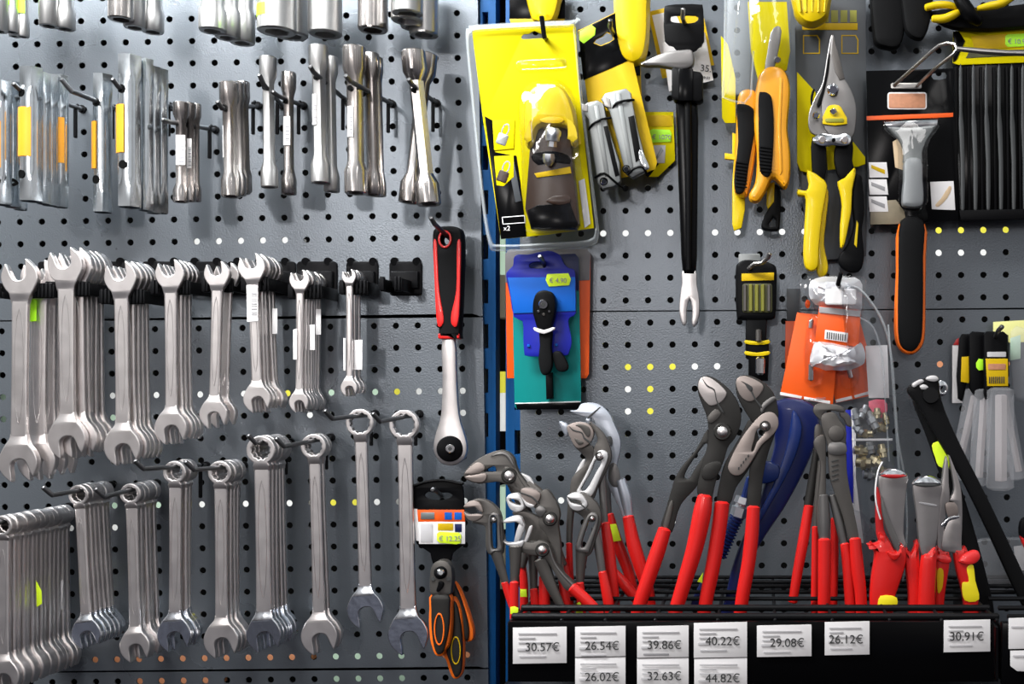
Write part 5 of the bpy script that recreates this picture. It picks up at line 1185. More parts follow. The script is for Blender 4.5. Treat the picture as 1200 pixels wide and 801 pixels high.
# --- back row of the left cluster
plier('chrome adjustable pliers with broad head at the back of the left cluster', 700, 520, 112, [
    ('chrome_head', [(667, 481), (676, 480), (681, 473), (694, 471.5), (704, 475), (714, 484), (720, 497), (726, 512), (727, 525), (724, 540), (723, 552), (728, 564), (734, 578), (741, 603), (732, 608), (724, 592), (715, 574), (711, 560), (713, 545), (711, 525), (702, 508), (696, 492), (690, 489), (680, 487)], 0, 7, 'bright_head', [[(689, 489), (692, 491), (690, 497), (686, 492)]]),
    ('lower_jaw', [(655, 493), (666, 498), (664, 511), (658, 503)], -4, 5, 'bright_head'),
    ('panel_line', [(689, 488), (702, 477), (703, 478), (690, 490)], .6, .5, 'black_ink'),
    ('keyhole', [(711, 512), (716, 511), (718, 517), (716, 522), (712, 519)], .6, .5, 'black_ink'),
    ('arm_recess', [(714, 545), (722, 543), (727, 560), (724, 570), (717, 569), (713, 560)], 1.0, 1, 'tool_silver')],
    arms=[([(727, 562, 6), (733, 582, 7), (737, 604, 5.4)], 'bright_head', -1)],
    grips=[([(736, 605, 6.8), (742, 635, 8.2), (750, 662, 8.2), (759, 690, 7.5), (764, 725, 6)], 0)])
plier('pliers with lime sticker on the red handle behind the chrome ones', 722, 640, 94, arms=[([(709, 545, 4), (712, 580, 4), (714, 604, 3)], 'tool_silver', 0), ([(712, 560, 3), (707, 600, 3)], G, -3)],
    plates=[('jaw', [(704, 530), (712, 526), (716, 540), (713, 560), (706, 560)], 0, 6, G)],
    grips=[([(715, 602, 4.2), (720, 625, 6.4), (727, 645, 7), (736, 668, 6.5), (742, 690, 6)], 0), ([(719, 668, 4), (730, 682, 6.5), (744, 699, 6.5), (752, 712, 5)], 8)], stickers=[([(714.5, 614), (722, 613.5), (728, 633), (718, 634.5)], 'lime_sticker', 6)])
plier('grey water pump pliers with long pale slotted plate, middle of the left cluster', 690, 530, 134, [
    ('side_jaw_strip', [(669, 566), (677, 548), (683, 538), (686, 541), (676, 562), (671, 569)], -6, 4, 'pale_tool'),
    ('lower_body', [(671, 520), (690, 520), (697, 530), (690, 548), (680, 568), (676, 590), (668, 585), (670, 560), (684, 545), (686, 536)], -3, 8, G),
    ('oval_jaws', [(664, 501), (668, 496.5), (678, 494), (689, 496.5), (695, 504), (695, 512), (690, 520), (682, 524.5), (675, 524), (669, 515)], 3, 9, 'jaw_brown'),
    ('jaw_line', [(666, 498), (672, 503), (682, 506), (685, 512), (693, 518), (692, 519.5), (684, 514), (681, 507.5), (671, 504.5)], 3.6, .6, 'black_ink'),
    ('jaw_mark', [(674, 498), (680, 496.5), (690, 500), (692, 508), (689, 512), (685, 508), (680, 501)], 3.6, .6, G),
    ('jaw_mark', [(673, 513), (684, 518), (678, 521)], 3.6, .6, G),
    ('upper_body', [(690, 494), (700, 500), (709, 510), (715, 524), (716, 538), (711, 550), (700, 572), (694, 586), (684, 584), (674, 578), (684, 558), (694, 540), (696, 524), (700, 513)], 1, 8, G, [cr([(697, 540), (703, 538), (704, 543), (698, 554), (690, 569), (684, 575), (681, 572), (688, 560), (694, 548)], 2)]),
    ('slot_plate', [(695, 537), (700, 529), (706, 527), (712, 531), (711, 541), (704, 558), (694, 580), (688, 580), (683, 577), (675, 577), (684, 560)], 3, 4, 'pale_tool', [cr([(697, 540), (703, 538), (704, 543), (698, 554), (690, 569), (684, 575), (681, 572), (688, 560), (694, 548)], 2)])],
    pivots=[(703, 534, 3.4)], arms=[([(705, 556, 5), (707, 585, 4.5), (708.5, 616, 4.5)], 'tool_silver', -5), ([(671, 578, 5), (668, 610, 4), (667, 638, 3.5)], G, -8)],
    grips=[([(709, 613, 5.4), (713, 640, 6.8), (717, 680, 7.4), (721, 728, 6.6), (722, 750, 6.4)], -2), ([(667, 636, 3.8), (668, 670, 4), (670, 700, 4)], -8)])
plier('grey water pump pliers with white oval jaws, in front of the long slotted ones', 685, 610, 150, [
    ('body', [(680, 577), (690, 581), (699, 589), (704, 600), (704, 614), (698, 632), (692, 649), (684, 652), (674, 645), (679, 622), (684, 608), (676, 601), (668, 597), (672, 590)], 0, 8, G, [cr([(691, 608), (696, 607), (697, 612), (692, 625), (685, 640), (681, 640), (683, 630), (688, 615)], 2)]),
    ('oval_jaws', [(664, 584), (666, 579.5), (674, 576.7), (682, 579.5), (688, 588), (687, 594), (680, 598), (674, 598), (668, 594)], 3, 9, 'pale_tool', [[(668.5, 584.5), (680, 587), (681, 591), (669.5, 588.5)]]),
    ('jaw_line', [(664.5, 581.5), (669, 584), (681, 590), (689, 597), (688, 597.8), (680, 591.2), (668, 585.5)], 3.6, .6, 'black_ink'),
    ('slot_plate', [(674.5, 643), (681, 621), (687, 606), (692, 600.5), (698, 601), (701, 606), (700, 616), (695, 632), (690.5, 645), (688, 647.5)], 2.6, 4, 'tool_silver', [cr([(691, 608), (696, 607), (697, 612), (692, 625), (685, 640), (681, 640), (683, 630), (688, 615)], 2)])],
    pivots=[(694, 607, 2.6)], arms=[([(682, 644, 7.6), (680.5, 665, 5.6), (679.5, 686, 4.4)], G, -2), ([(697, 618, 4.4), (702, 645, 5), (706, 672, 4.4)], 'tool_silver', -4)],
    grips=[([(679.5, 683, 4.9), (681, 705, 5.2), (682.5, 740, 5)], 0), ([(706, 670, 5), (711, 695, 6.2), (717, 728, 6.2), (719, 750, 6)], -3)], stickers=[([(675.5, 707), (680, 704), (683, 718), (675, 718)], 'lime_sticker', 6)])
# --- left cluster
plier('large dark grey slip joint pliers, upper left of the cluster, jaws over the blue posts', 590, 552, 140, [
    ('body', [(543, 557), (547, 549), (556, 540.5), (570, 532), (585, 527.3), (595, 529.5), (602, 537), (605, 548), (612, 560), (624, 575), (636, 590), (628, 596), (612, 582), (599, 571), (585, 564.5), (572, 565.5), (560, 566.5), (549, 563)], 0, 10, G, [[(567, 551.5), (577, 546.3), (580, 546.8), (581.5, 551), (579, 552.5), (571, 552.5)]]),
    ('upper_jaw', [(544.5, 555), (549, 548.5), (558, 541.8), (565, 543), (568, 548), (565.5, 552), (556, 555)], 1.6, 4, 'jaw_brown'),
    ('lower_jaw', [(544.5, 558.3), (556, 556), (569, 554.5), (569.5, 561), (564, 565), (553, 563.8)], 1.6, 4, 'jaw_brown'),
    ('back_ridge', [(574, 535), (585, 529.5), (594, 531), (600, 538), (603, 548), (598, 542), (592, 534.5), (584, 533)], 1.4, 3, 'tool_silver'),
    ('arm_panel', [(590, 548), (598, 547.5), (604, 553), (612, 566), (620, 578), (614, 579), (603, 567), (598, 564)], 1.4, 3, G),
    ('pale_strip', [(610, 554), (620, 558), (624, 563), (630, 574), (624, 572), (616, 562)], -4, 4, 'pale_tool')],
    pivots=[(596.8, 557, 5.4)], arms=[([(618, 566, 6), (635, 585, 9), (645, 605, 9), (652, 640, 6), (660, 662, 5)], G, -6), ([(600, 566, 6), (612, 590, 7), (622, 620, 6), (612, 664, 4)], G, -12)],
    grips=[([(660, 655, 4), (664, 680, 6), (668, 728, 6.5), (669, 745, 6.5)], -10), ([(612, 660, 4), (614, 685, 5), (614, 728, 5)], -14)], stickers=[([(609.5, 690), (617, 690), (617.5, 699), (609.5, 699)], 'lime_sticker', -6)])
plier('slip joint pliers with brown jaws and round bolt behind the cluster front', 632, 590, 164, [
    ('body', [(630, 588), (634, 576), (641, 573), (648, 582), (654, 594), (656, 604), (654, 615), (657, 640), (657, 668), (650, 668), (646, 640), (640, 626), (631, 615), (632, 604), (627, 594)], 0, 9, G),
    ('oval_jaws', [(610, 574), (617, 571.3), (626, 573), (633, 578), (632, 585), (628, 591), (624, 594), (618, 592.5), (612, 586)], 2, 8, 'jaw_brown'),
    ('jaw_line', [(610, 576.5), (618, 579), (625, 582), (631, 588.5), (630, 590), (624, 584), (617, 580.5), (610, 577.8)], 2.6, .6, 'black_ink'),
    ('lower_rim', [(611, 582), (617, 588), (626, 592), (622, 594.5), (616, 592)], 2.8, 1, 'pale_tool'),
    ('shoulder', [(628, 595), (634, 592), (640, 598), (634, 606), (627, 600)], 1.4, 3, 'tool_silver')],
    pivots=[(644.5, 607.5, 4.8)], arms=[([(652, 640, 6), (656, 665, 5), (662, 690, 4)], G, -4)], grips=[([(637, 675, 5.4), (638, 700, 6.6), (638, 745, 6.4)], -8), ([(657, 665, 4), (662, 700, 6), (666, 745, 6)], -5)])
plier('dark water pump pliers with small white oval jaws behind the front open pair', 603, 590, 154, [
    ('body', [(600, 600), (612, 598), (624, 602), (638, 610), (650, 622), (654, 640), (648, 652), (636, 640), (622, 634), (614, 618), (606, 608)], -3, 8, G),
    ('oval_jaws', [(593, 584), (596, 579.5), (603, 577.6), (609, 579.5), (614.5, 592), (612, 597.5), (605, 600), (598, 596.5), (594.5, 590)], 1, 9, 'pale_tool', [[(597.5, 584.5), (607.5, 586.5), (609.5, 592), (599, 588.5)]])],
    arms=[([(624, 635, 8), (625, 660, 5.5), (625.5, 692, 4.2)], G, -2)], grips=[([(625.5, 690, 4.8), (627, 710, 5), (628, 745, 5)], 0)])
plier('front open-mouthed water pump pliers with bright jaws and handle slanting right', 620, 640, 172, [
    ('upper_jaw', [(589, 612), (594, 607), (604, 604), (610.5, 606), (613, 612), (612, 616), (605, 611.5), (597, 612.5)], 2, 8, 'pale_tool'),
    ('jaw_strip', [(608, 613), (615, 615), (608, 634), (602, 636)], 1, 5, 'pale_tool'), ('jaw_strip', [(620, 617), (624, 618), (618, 634), (614, 634)], -1, 5, 'pale_tool'),
    ('lower_jaw', [(589, 632), (594, 635.5), (604, 635.2), (613, 633), (613, 638), (608, 642), (598, 640), (591, 636.5)], 2, 8, 'pale_tool'),
    ('body', [(603, 642), (612, 635), (624, 635.5), (632, 633), (641, 636), (646, 644), (651, 658), (661, 672), (675, 687), (664, 692), (653, 677), (642, 659), (633, 652), (620, 650), (608, 646)], 0, 9, G),
    ('body_edge', [(643, 640), (646, 646), (651, 660), (662, 674), (674, 687), (672, 688), (659, 675), (649, 661), (644, 648)], 1, 2, 'tool_silver')],
    pivots=[(635.5, 643.8, 4.6)], arms=[([(634, 655, 9), (645, 684, 7), (659, 713, 4.2)], G, -4)],
    grips=[([(670.5, 688, 6.6), (686, 702, 7), (700, 718, 7), (712, 736, 6)], 1), ([(659, 712, 4.8), (666, 722, 5.2), (676, 742, 5)], -3)])
plier('water pump pliers with slotted plate at the far left of the bin, jaws facing left', 570, 620, 176, [
    ('body', [(550, 588), (557, 584.5), (568, 585.2), (578, 591), (585, 600), (588, 614), (589.5, 640), (587, 650), (574, 650), (569, 640), (568.5, 618), (560, 614), (553, 611), (563, 604), (565, 596), (562, 588)], 0, 9, G, [cr([(575, 607), (578, 604), (581, 606), (582, 614), (582.5, 640), (580, 643), (576, 641), (575, 625)], 2)]),
    ('upper_jaw', [(543, 594), (547, 588.5), (555, 586.5), (562, 589), (565.5, 596), (565, 600), (560, 597), (556, 593.5), (550, 594.5)], 2, 8, 'jaw_brown'),
    ('lower_jaw', [(543, 600), (550, 602.5), (560, 602), (565.5, 603.5), (562, 608), (555, 610.5), (548, 608)], 2, 8, 'jaw_brown'),
    ('slot_plate', [(573, 648), (571.8, 620), (572.5, 606), (577, 600.5), (582, 601), (585, 606), (586, 630), (588, 644.5), (580, 646)], 2.6, 4, 'tool_silver', [cr([(575, 607), (578, 604), (581, 606), (582, 614), (582.5, 640), (580, 643), (576, 641), (575, 625)], 2)])],
    pivots=[(578.5, 608.5, 2.4)], arms=[([(581, 646, 7), (587, 665, 5.4), (593, 684, 4)], G, -1), ([(604, 640, 8), (604, 660, 6.5), (602.5, 684, 4.8)], G, -3)],
    grips=[([(591.5, 682, 4.4), (597, 700, 4.4), (601, 712, 4)], -1), ([(602.5, 682, 5.2), (602.5, 705, 5.2), (602.5, 745, 5)], 2)], stickers=[([(598, 711), (603, 710), (607.5, 712), (607, 719), (598, 719)], 'lime_sticker', 8)])

# --- the two big pairs in the middle
plier('largest slip joint pliers with closed pale jaws, left of the middle pair', 845, 505, 150, [
    ('rear_arm', [(829, 503), (816, 526), (800, 545), (791, 560), (786, 576), (780, 597), (774, 619), (787, 624), (793, 603), (800, 588), (815, 572), (820, 562), (830, 545), (834, 524)], -8, 8, K, [cr([(826, 520), (808, 545), (802, 557), (803, 560.5), (808, 560), (815, 548), (828, 528)], 2)]),
    ('body', [(817.5, 450), (820, 443), (827, 440), (836, 442), (848, 450), (858, 460), (865, 472), (868.3, 485), (867.5, 498), (862, 512), (853, 524), (848, 540), (840, 560), (835, 580), (833, 590), (817, 578), (820, 556), (824, 538), (829, 522), (830, 504), (828, 488), (822, 472), (818, 460)], 0, 10, K),
    ('jaw_face', [(818, 450), (821, 443), (827.5, 441), (838, 446), (850, 457), (851, 463), (846, 470), (838, 474.3), (831, 474.6), (824, 467), (819, 458)], 1.4, 4, 'pale_jaw'),
    ('jaw_line', [(823, 443), (829, 451), (837.5, 456), (840, 468), (848, 482), (847, 483.5), (843, 478), (838.8, 468), (836.5, 457.5), (828, 452.5)], 2.0, .6, 'black_ink'),
    ('shoulder', [(829, 489), (838, 479), (845, 484), (840, 492), (832, 496)], 1.0, 3, G),
    ('arm_tab', [(826, 545), (840, 540), (846, 545), (838, 560), (826, 562), (822, 556)], 1.2, 3, K), ('arm_recess', [(785, 588), (789, 590), (783, 618), (777, 616)], -7, 2, G)],
    pivots=[(846.5, 505.5, 6)],
    grips=[([(779, 620, 7.8), (771, 645, 8.8), (759, 680, 8.6), (749, 710, 8), (742, 745, 7)], -4), ([(826, 581, 8.4), (823, 600, 10.8), (814, 642, 10), (801, 685, 8.8), (792, 715, 8.2), (786, 745, 7.5)], 0)])
plier('largest water pump pliers with brown slotted plate, right of the middle pair', 885, 500, 146, [
    ('left_arm', [(880, 490), (868, 510), (856, 530), (848, 546), (844, 562), (840, 590), (855, 591), (862, 572), (872, 558), (880, 545), (890, 520)], -2, 8, K),
    ('right_arm', [(904, 478), (912, 490), (907, 512), (900, 532), (894, 560), (889, 600), (876, 594), (877.5, 560), (880, 542), (890, 520)], -4, 8, K),
    ('upper_body', [(862, 450), (864, 442), (872, 439.3), (884, 441.5), (898, 450), (907, 461), (911, 474), (912, 490), (904, 500), (890, 500), (881, 493), (872, 480), (864, 464)], 0, 9, K),
    ('jaw_face', [(862.3, 449), (864.5, 442.5), (871, 440), (880, 442.3), (892.5, 449), (894.5, 455), (889, 464), (881, 470), (873, 468.5), (866, 461)], 1.4, 4, 'jaw_brown'),
    ('mouth', [(868, 446), (876, 449.5), (882, 454), (880.5, 459), (876, 455), (873, 450)], 2.0, .6, 'black_ink'),
    ('jaw_line', [(881, 457), (886, 467), (893, 476), (891.5, 477.5), (885, 468.5), (880, 459)], 2.0, .6, 'black_ink'),
    ('shoulder', [(895, 471), (906, 464), (909, 468), (898, 477), (893, 484), (891, 479)], 1.2, 3, 'tool_silver'),
    ('slot_plate', [(881, 497), (893, 485), (904, 482.5), (911.5, 489), (911.5, 501), (903, 512), (893, 521), (884, 535), (876, 547.5), (868, 556), (859, 556.3), (853, 549), (855, 540), (862, 525), (871, 510)], 2, 5, 'jaw_brown', [cr([(886, 506), (890, 501.5), (896, 505.5), (893, 511), (887, 518), (883, 528), (880.5, 527), (884, 514)], 2)])],
    pivots=[(896.5, 499, 3.8)], stickers=[([(876 - i * 2.8, 536 + i * 3.6 - 3), (877.5 - i * 2.8, 536 + i * 3.6 - 4), (877.5 - i * 2.8, 539 + i * 3.6 - 4), (876 - i * 2.8, 539 + i * 3.6 - 3)], 'black_ink', 2.6) for i in range(5)],
    grips=[([(846, 589, 9), (843, 615, 9), (836, 660, 8.8), (828, 700, 8.2), (821, 745, 7.5)], -2), ([(883, 594, 7.6), (881, 625, 8.2), (877, 660, 8.2), (870, 700, 8), (864, 745, 7.4)], -4)])
# --- navy pipe wrench
t = T('pipe_wrench', 'navy blue pipe wrench with silver nut and threaded rod leaning behind the big pliers', 'wrench', 900, 560, 100)
t.plate('body', cr([(905, 474), (925, 466), (945, 470), (957, 480), (960, 505), (950, 535), (936, 565), (918, 597), (897, 628), (880, 660), (868, 700), (862, 730), (843, 730), (850, 700), (857, 668), (868, 636), (882, 605), (893, 578), (900, 550), (908, 520), (905, 495)], 3), 100, 14, 'navy_paint', 4)
t.plate('side_rib', cr([(930, 480), (940, 500), (932, 535), (912, 575), (890, 612), (886, 608), (905, 570), (920, 530), (926, 500)], 3), 103, 5, 'navy_light', 1.6)
t.plate('upper_jaw', cr([(893, 540), (912, 545), (912, 560), (900, 566), (880, 566), (880, 548)], 2), 106, 12, 'navy_light', 2)
t.tube('fixed_shank', [(880, 560, 104, 5), (872, 588, 104, 5)], 'navy_light', 14)
b = bmesh.new(); lathe_bm(b, t.P(871, 582, 104), t.P(864, 606, 104), [(0, 8 * S, 1), (.3, 8.6 * S, 1), (.34, 6 * S), (.45, 6 * S), (.5, 9 * S, 1), (.95, 9 * S, 1), (1, 7 * S, 1)], 24); t.add('nut', b, 'nut_steel')
b = bmesh.new(); A_, B_ = t.P(864, 604, 104), t.P(843, 652, 104); n_ = 13; pr = []
for i in range(n_): pr += [(i / n_, 6.2 * S), ((i + .25) / n_, 8.2 * S), ((i + .5) / n_, 8.2 * S), ((i + .75) / n_, 6.2 * S)]
lathe_bm(b, A_, B_, pr + [(1, 6 * S)], 18); t.add('threaded_rod', b, 'navy_light')
t.plate('lower_shank', cr([(836, 650), (846, 654), (830, 690), (818, 715), (808, 712), (818, 688)], 2), 96, 8, 'navy_paint', 2)
t = T('price_sticker', 'small lime sticker tip between the red handles of the middle pliers', 'sticker', 821, 675, 104)
t.plate('paper', [(824, 670), (823, 683), (817, 681)], 106, .6, 'lime_sticker', .05)

# --- grey pliers under the orange cards
plier('grey gripping pliers with hooked jaw and ridged cheek under the orange cards', 978, 510, 150, [
    ('upper_hook', [(953, 482), (955, 475), (962, 472), (972, 473), (982, 474), (989, 478), (989, 483), (980, 481.5), (970, 481), (964, 486), (965, 494), (958, 489)], 1, 8, G),
    ('right_hook', [(984, 481), (992, 483), (997, 489), (998, 499), (993, 499), (989, 491), (985, 488)], -1, 7, G),
    ('body', [(962, 492), (965, 485), (974, 482.5), (980, 485), (984, 492), (990, 500), (992, 508), (991, 520), (993, 555), (999, 590), (1007, 634), (997, 637), (988, 606), (979, 580), (972, 556), (970, 522), (965, 506)], 3, 9, G),
    ('round_boss', [(980 + 9.5 * math.cos(i * .5236), 508 + 9.5 * math.sin(i * .5236)) for i in range(12)], 5, 4, G),
    ('cheek_panel', [(972, 519), (990, 519), (991, 532), (972, 532)], 4.4, 3, 'tool_silver'),
    ('left_cheek', [(954, 522), (955, 514), (961, 510), (967, 511), (968, 530), (968, 580), (970, 632), (961, 634), (957, 600), (961, 560), (961, 540)], 0, 9, G)],
    arms=[([(975, 580, 4.5), (983, 610, 5.5), (990, 640, 5)], 'tool_silver', -4), ([(965, 580, 6), (966, 610, 7), (966, 634, 6)], 'tool_silver', -1)],
    grips=[([(966, 632, 7.4), (966, 670, 7.6), (965, 745, 7)], 3), ([(1002, 631, 6.8), (1005, 665, 7.6), (1009, 700, 7), (1010, 745, 6.6)], 3), ([(990, 637, 5.6), (994, 670, 6.5), (998, 745, 6)], -3)],
    stickers=[([(974, 540 + i * 5.6), (982, 537.5 + i * 5.6), (983, 539 + i * 5.6), (975, 541.8 + i * 5.6)], 'black_ink', 3.8) for i in range(5)])
plier('rear grey pliers with red handle slanting left, under the orange cards', 945, 570, 128, arms=[([(958, 520, 4), (953, 555, 5), (947, 594, 5.6)], K, 0), ([(962, 540, 3.5), (958, 585, 4), (956, 620, 3.6)], G, 2)],
    plates=[('jaw', [(955, 500), (962, 498), (966, 510), (962, 530), (955, 524)], 0, 7, G)],
    grips=[([(948, 592, 5.8), (942, 630, 6.4), (935, 668, 6), (929, 705, 5.4)], 0), ([(955.5, 617, 4), (955, 660, 4.2), (954, 740, 4)], 4), ([(977, 607, 3.6), (978, 640, 5), (976, 720, 5)], -4)])

# --- insulated pliers on the right
def vde(label, cx, cy, d, plates, name='insulated_pliers'):
    return plier(label, cx, cy, d, plates, group='insulated pliers with red guards', name=name)
R_ = 'red_grip'
vde('end cutters with chrome domed head and yellow sticker on red insulated handle', 1047, 620, 158, [
    ('jaw_body', [(1030, 558), (1038, 553), (1050, 552), (1064, 557), (1062, 575), (1060, 600), (1059, 625), (1062, 640), (1052, 648), (1044, 628), (1036, 600), (1031, 575)], 0, 10, 'cutter_steel'),
    ('domed_jaw', [(1030, 556.5), (1036, 551), (1047, 548.8), (1058, 551), (1064.5, 556.5), (1056, 559), (1047, 560), (1038, 559)], 4, 12, 'chrome', (), 3),
    ('cutting_slot', [(1032, 556.8), (1047, 555.6), (1063, 557), (1055, 559.6), (1047, 560.2), (1038, 559.2)], 5, 2, 'dark_red'),
    ('cross_arm', [(1033, 580), (1040, 600), (1050, 625), (1060, 648), (1054, 650), (1044, 632), (1034, 604)], 2, 4, 'tool_silver'),
    ('back_arm', [(1027, 570), (1034, 590), (1036, 620), (1044, 636), (1036, 640), (1027, 625)], -6, 6, 'dark_red'),
    ('left_handle', [(1016, 638), (1024, 637.5), (1031, 633.5), (1030, 625), (1036, 627), (1045, 636), (1050, 645), (1055, 634), (1063, 645), (1062, 662), (1056, 682), (1050, 700), (1047, 722), (1045, 760), (1027, 760), (1020, 712), (1021, 680), (1025, 655), (1024, 646)], 3, 17, R_, (), 5),
    ('guard', [(1040, 646), (1048, 648), (1056, 647), (1055, 652), (1048, 657), (1042, 652)], 7, 5, R_, (), 2),
    ('right_handle', [(1060, 636), (1068, 648), (1075, 632), (1078, 645), (1079, 690), (1078, 760), (1066, 760), (1065, 700), (1062, 668)], -1, 15, R_, (), 4),
    ('yellow_sticker', [(1032, 698), (1051, 700), (1048, 715), (1030, 713)], 4, 1, 'sticker_yellow', (), .2)])
vde('second end cutters with chrome domed head and plain red insulated handle', 1088, 640, 164, [
    ('jaw_body', [(1070, 569), (1078, 563), (1090, 561), (1104, 568), (1102, 585), (1100, 610), (1096, 640), (1084, 652), (1078, 640), (1074, 600)], 0, 10, 'cutter_steel'),
    ('domed_jaw', [(1069.5, 567), (1075, 560), (1086, 557), (1097, 560), (1104.5, 567.5), (1096, 569.5), (1086, 570), (1077, 569.5)], 4, 12, 'chrome', (), 3),
    ('cutting_slot', [(1072, 567.6), (1087, 566.6), (1103, 568), (1096, 569.8), (1086, 570.4), (1078, 569.8)], 5, 2, 'black_ink'),
    ('cheek_mark', [(1079, 588), (1097, 591), (1096, 593), (1079, 590)], .6, 1, 'grey_ink', (), .2),
    ('front_handle', [(1081, 653), (1088, 648), (1095, 641), (1099, 645), (1099, 660), (1097, 700), (1096, 760), (1077, 760), (1078, 690)], 4, 17, R_, (), 5)])
vde('combination pliers with pointed steel nose and yellow-striped red handles', 1113, 600, 150, [
    ('left_jaw', [(1100, 580), (1104, 565), (1106, 548), (1109, 534), (1111.5, 545), (1112, 565), (1113, 578), (1112, 592), (1107, 610), (1106, 646), (1099, 644), (1098, 610)], 0, 9, 'cutter_steel'),
    ('right_jaw', [(1112, 533), (1117, 543), (1123, 560), (1127, 578), (1128, 605), (1127, 640), (1130, 652), (1119, 648), (1104, 644), (1106, 624), (1114, 606), (1122, 604), (1120, 596), (1117, 588), (1113, 586), (1118, 574), (1116, 556)], 1, 9, 'cutter_steel'),
    ('jaw_teeth', [(1108, 590), (1119, 589), (1123, 597), (1121, 604), (1112, 607)], 1.8, 1, 'jaw_brown', (), .3),
    ('edge_gleam', [(1103, 616), (1108, 609), (1114, 605), (1124, 604), (1123, 607), (1113, 610), (1106, 616)], 2.2, 1, 'chrome', (), .4),
    ('left_handle', [(1097, 642), (1106, 645), (1113, 646), (1114, 660), (1110, 685), (1107, 712), (1106, 760), (1096, 760), (1096, 690)], 2, 13, R_, (), 4),
    ('guard', [(1096, 652), (1104, 649), (1114, 652), (1115, 659), (1106, 660), (1098, 656)], 5, 8, 'guard_red', (), 3),
    ('yellow_inlay', [(1098.5, 668), (1105.5, 668), (1104.5, 688), (1099, 694)], 3, 1, 'gold_card', (), .2),
    ('right_handle', [(1118, 645), (1126, 643), (1132, 640), (1136, 650), (1138, 662), (1142, 680), (1147, 700), (1149, 720), (1150, 760), (1130, 760), (1130, 712), (1127, 690), (1121, 668)], 2, 14, R_, (), 4),
    ('guard', [(1124, 658), (1130, 650), (1140, 645), (1147, 646), (1149.5, 653), (1144, 660), (1134, 662)], 6, 9, 'guard_red', (), 3),
    ('yellow_band', [(1133, 665), (1140.5, 662), (1143, 680), (1147.5, 702), (1130.5, 703), (1127.5, 683), (1135.5, 681)], 3, 1, 'sticker_yellow', (), .2)])
# --- black nippers
t = T('long_nippers', 'long matt black nippers with pale worn tips slanting across the right side', 'nippers', 1125, 560, 120)
t.plate('rear_arm', cr([(1070, 470), (1080, 466), (1090, 480), (1100, 505), (1113, 540), (1128, 575), (1142, 620), (1155, 668), (1166, 720), (1150, 720), (1140, 680), (1126, 625), (1112, 585), (1098, 545), (1084, 505)], 3), 106, 9, 'matt_black', 2.5)
t.plate('front_arm', cr([(1063.5, 457), (1067, 451), (1076, 447), (1088, 442), (1098, 442), (1101, 449), (1102, 460), (1106, 475), (1114, 495), (1128, 525), (1146, 560), (1161, 590), (1180, 630), (1200, 672), (1215, 705), (1204, 716), (1188, 688), (1164, 636), (1143, 592), (1126, 559), (1108, 530), (1090, 500), (1078, 478), (1067, 464)], 3), 122, 11, 'matt_black', 3)
for pts in ([(1069, 450), (1074, 446), (1080, 444), (1083, 447), (1076, 451), (1071, 454)], [(1085, 443), (1090, 440), (1097, 440), (1100, 444), (1096, 447), (1088, 446)], [(1078, 452), (1083, 450), (1088, 453), (1086, 456), (1080, 456)]):
    t.plate('pale_tip', cr(pts, 3), 125, 5, 'pale_tool', 1)
disc(t, 'pivot', 1091, 463, 127, 120, 8, 9, 'matt_black')
t.plate('lime_sticker', cr([(1092, 522), (1097, 517.5), (1105, 517), (1109, 524), (1112, 545), (1110, 549), (1100, 546), (1096, 536)], 2), 118, 1, 'lime_sticker', .2)
t.text('price_text', '€ 35.60', 1112, 546, 119.4, 6.5, 'grey_ink', rot=-1.25)
t = T('chrome_key_ring', 'chrome round eyelet behind the head of the black nippers', 'fitting', 1103, 455, 40)
t.plate('disc', ell(1103, 455, 8, 9.5, 24), 40, 1.6, 'chrome', .5, holes=[ell(1105, 456, 3, 4, 12)])
t = T('clear_pack', 'clear plastic pack with paper slip lying behind the bin at lower right', 'packaged tool', 1165, 655, 30)
bubble(t, 'clear_shell', [(1128, 640), (1150, 630), (1215, 628), (1215, 690), (1140, 700), (1126, 690)], 20, 30, 'milky_plastic', shrink=.9)
t.plate('paper_slip', [(1188, 640), (1215, 636), (1215, 668), (1190, 668)], 30, .5, 'faint_ink', .1)
t = T('pliers_handle', 'red and black pliers handle poking in at the right edge above the bin', 'pliers', 1200, 625, 120)
t.plate('black_part', cr([(1196, 612), (1202, 606), (1215, 604), (1215, 640), (1200, 636), (1195, 626)], 2), 120, 10, 'black_plastic', 3)
t.plate('red_part', cr([(1196, 628), (1202, 632), (1215, 634), (1215, 650), (1202, 644)], 2), 124, 8, 'red_grip', 2)

# --- large clear bag with brass fittings
t = T('clear_bag', 'long clear plastic bag of brass fittings hanging behind the orange packs', 'packaged parts', 1020, 510, 60)
b = bmesh.new(); out_ = [(985, 338), (1004, 336), (1020, 352), (1036, 380), (1045, 420), (1049, 470), (1053, 520), (1060, 560), (1063, 620), (1058, 680), (1045, 700), (1010, 704), (988, 690), (1000, 600), (1000, 500), (994, 420)]
bubble(t, 'clear_skin', cr(out_, 2), 58, 20, 'thin_bag', shrink=.9)
t.tube('rim_highlight', [(990, 337, 66, 1.2), (1004, 336, 66, 1.2), (1020, 352, 68, 1.2), (1036, 380, 68, 1.4), (1045, 420, 68, 1.4), (1049, 470, 68, 1.2), (1053, 520, 68, 1.4), (1060, 560, 66, 1.2), (1063, 620, 64, 1.2), (1058, 680, 62, 1.2)], 'clear_edge_plastic', 8, smooth=3)  # pale tube added as the highlight along the bag's edge
t.tube('rim_highlight', [(1008, 372, 74, .9), (1024, 384, 76, 1), (1034, 420, 76, 1), (1038, 480, 76, .9), (1042, 540, 74, .9)], 'clear_edge_plastic', 8, smooth=3)  # inner highlight streak, shaped as a pale tube
t.plate('pale_card', [(1014, 405), (1040, 404), (1042, 466), (1018, 466)], 46, .6, 'white_paper', .1)
